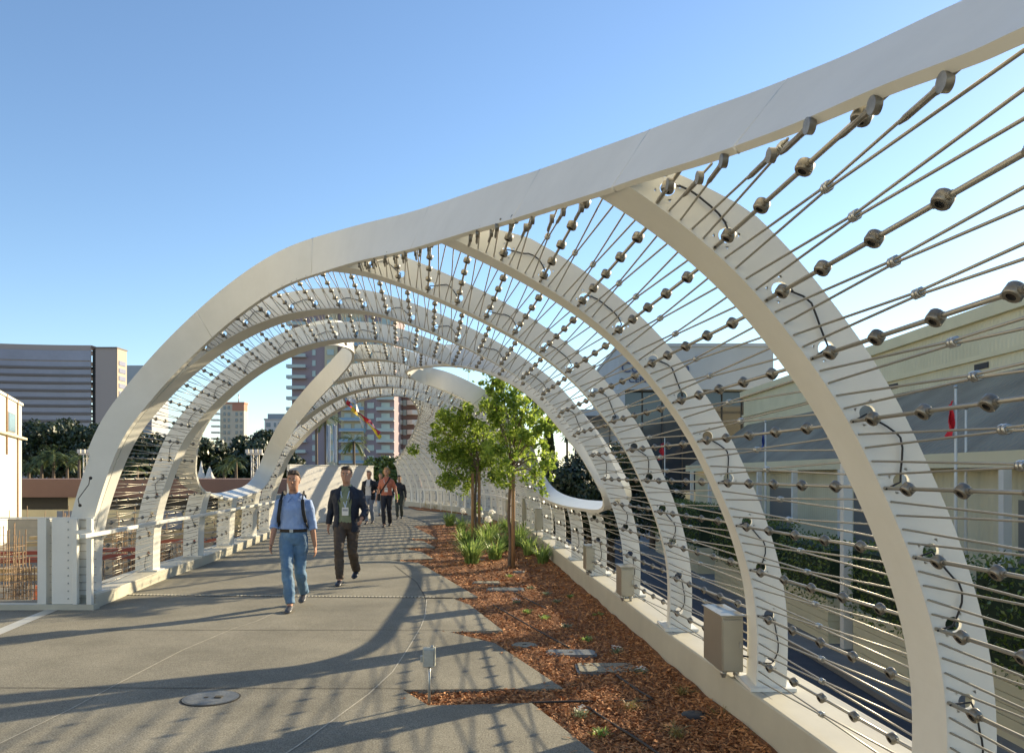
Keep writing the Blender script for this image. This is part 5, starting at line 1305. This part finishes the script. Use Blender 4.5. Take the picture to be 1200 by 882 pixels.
    # --- shoes
    for an, nm in ((aR, 'R'), (aL, 'L')):
        lift = an[2]/k-.085; pit = -lift*2.2; mb = MB(); rings = []
        for yq, wq, hq in ((.075,.026,.05),(.06,.036,.075),(.0,.042,.095),(-.05,.042,.072),(-.11,.048,.052),(-.16,.044,.042),(-.19,.022,.026)):
            dz = (-yq)*math.sin(pit) if lift > .02 else 0; z0 = lift+dz*.9
            c_ = V(an[0], an[1]+(yq-.02)*k*math.cos(pit), z0*k)
            rings.append([c_+V(wq*math.cos(a)*k, 0, (hq/2+hq/2*math.sin(a))*k) for a in np.linspace(0,2*PI,14,endpoint=False)])
        mb.loft(rings); sh_ = mb.build('shoe', pmat('shoe_%d' % int(shoes[0]*999), shoes, rough=.4), root)
    return root
random.seed(11)
person(344, 712, 1.745, .06, 'man in pale blue shirt and jeans with black backpack straps, walking nearest the camera',
       (.01,-.24,.085), (.07,.32,.15), (-.25,-.12,.83), (.26,.06,.78), (.25,.36,.60), (.10,.19,.30), 'short', (.05,.033,.024), (.42,.22,.14), 'roll', backpack=True, belt=True, shoes=(.07,.07,.075), bob=-.03)
person(406, 683, 1.82, .02, 'man in dark navy jacket over olive shirt with a hanging white badge, brown trousers',
       (-.06,-.20,.085), (.09,.32,.16), (-.29,.12,.86), (.27,-.25,.98), (.22,.26,.16), (.07,.052,.04), 'short', (.05,.035,.025), (.45,.25,.17), 'long', jacket=(.012,.018,.035), badge=True, shoes=(.02,.025,.04), bob=-.03)
person(453, 617, 1.90, 0, 'woman in salmon red shirt with a black strap across her chest and dark trousers',
       (-.04,-.18,.085), (.08,.2,.11), (-.30,.0,.82), (.31,.03,.85), (.50,.17,.10), (.012,.014,.024), 'bob', (.42,.26,.10), (.50,.28,.18), 'short', female=True, badge=True, lanyard=(.6,.6,.6), crossbag=True, shoes=(.08,.07,.06), detail=True, bob=-.015)
person(432.5, 609, 1.78, -.1, 'man in black suit jacket and white shirt half hidden behind the navy jacketed man',
       (-.05,-.1,.085), (.08,.2,.1), (-.27,0,.85), (.25,-.22,1.1), (.6,.6,.58), (.16,.2,.27), 'short', (.06,.04,.03), (.5,.3,.2), 'long', jacket=(.01,.012,.018), detail=False, place=(-4.85,27.5,0))
person(443, 600, 1.7, .15, 'person in dark clothes with pale hair behind the black suited man', (-.05,-.1,.085), (.08,.15,.1), (-.27,0,.85), (.25,-.15,1.0), (.02,.022,.03), (.3,.36,.42), 'short', (.3,.2,.1), (.5,.3,.2), 'long', detail=False, place=(-5.35,33.0,0))
person(451, 585, 1.75, 0, 'distant figure in black farther down the path, left of the salmon shirt', (-.06,-.1,.085), (.08,.15,.1), (-.25,0,.85), (.25,0,.85), (.015,.016,.02), (.03,.05,.09), 'short', (.25,.17,.1), (.5,.3,.2), 'long', detail=False, place=(-9.45,55.0,0))
person(466, 603, 1.62, 0, 'dark haired person with a lime green bag behind the woman in the salmon shirt', (-.06,-.1,.085), (.08,.15,.1), (-.25,-.1,.9), (.26,0,.85), (.02,.022,.028), (.05,.06,.05), 'short', (.02,.017,.015), (.4,.24,.16), 'long', detail=False, vest=(.35,.62,.03), place=(-4.25,30.6,0))
person(425, 580, 1.72, .2, 'distant walker in grey at the far end of the path', (-.06,-.1,.085), (.08,.15,.1), (-.25,0,.85), (.25,0,.85), (.16,.16,.17), (.04,.045,.06), 'short', (.03,.02,.02), (.4,.24,.16), 'long', detail=False, place=(-8.0,46.0,0))
# ------------------------------------------------------------------ camera, sky, sun
scene = bpy.context.scene
cam = bpy.data.cameras.new('camera'); co = bpy.data.objects.new('camera', cam); C.objects.link(co)
co.location = (0, 0, CAMH); co.rotation_euler = (PI/2, 0, 0)
cam.sensor_width = 36; cam.lens = FPX/1200*36; cam.shift_y = (HY-441)/1200; cam.clip_end = 6000; cam.clip_start = .05
scene.camera = co
SUN_AZ, SUN_EL = math.radians(49), math.radians(20)      # azimuth clockwise from straight ahead
w = bpy.data.worlds.new('World'); scene.world = w; w.use_nodes = True; nt = w.node_tree
sky = nt.nodes.new('ShaderNodeTexSky'); sky.sky_type = 'NISHITA'; sky.sun_disc = False
sky.sun_elevation = SUN_EL; sky.sun_rotation = SUN_AZ; sky.air_density = 1.0; sky.dust_density = .15; sky.ozone_density = 3.0
nt.links.new(sky.outputs['Color'], nt.nodes['Background'].inputs['Color']); nt.nodes['Background'].inputs['Strength'].default_value = .112
sl = bpy.data.lights.new('sun', 'SUN'); sl.energy = 5.0; sl.angle = math.radians(.55); sl.color = (1, .83, .56)
so = bpy.data.objects.new('sun', sl); C.objects.link(so)
dv = Vector((math.sin(SUN_AZ)*math.cos(SUN_EL), math.cos(SUN_AZ)*math.cos(SUN_EL), math.sin(SUN_EL)))
so.rotation_euler = dv.to_track_quat('Z', 'Y').to_euler(); so.location = (30, 25, 30)
scene.view_settings.view_transform = 'Standard'; scene.view_settings.look = 'None'
scene.view_settings.exposure = 1.0; scene.view_settings.gamma = 1.0
scene.render.engine = 'CYCLES'
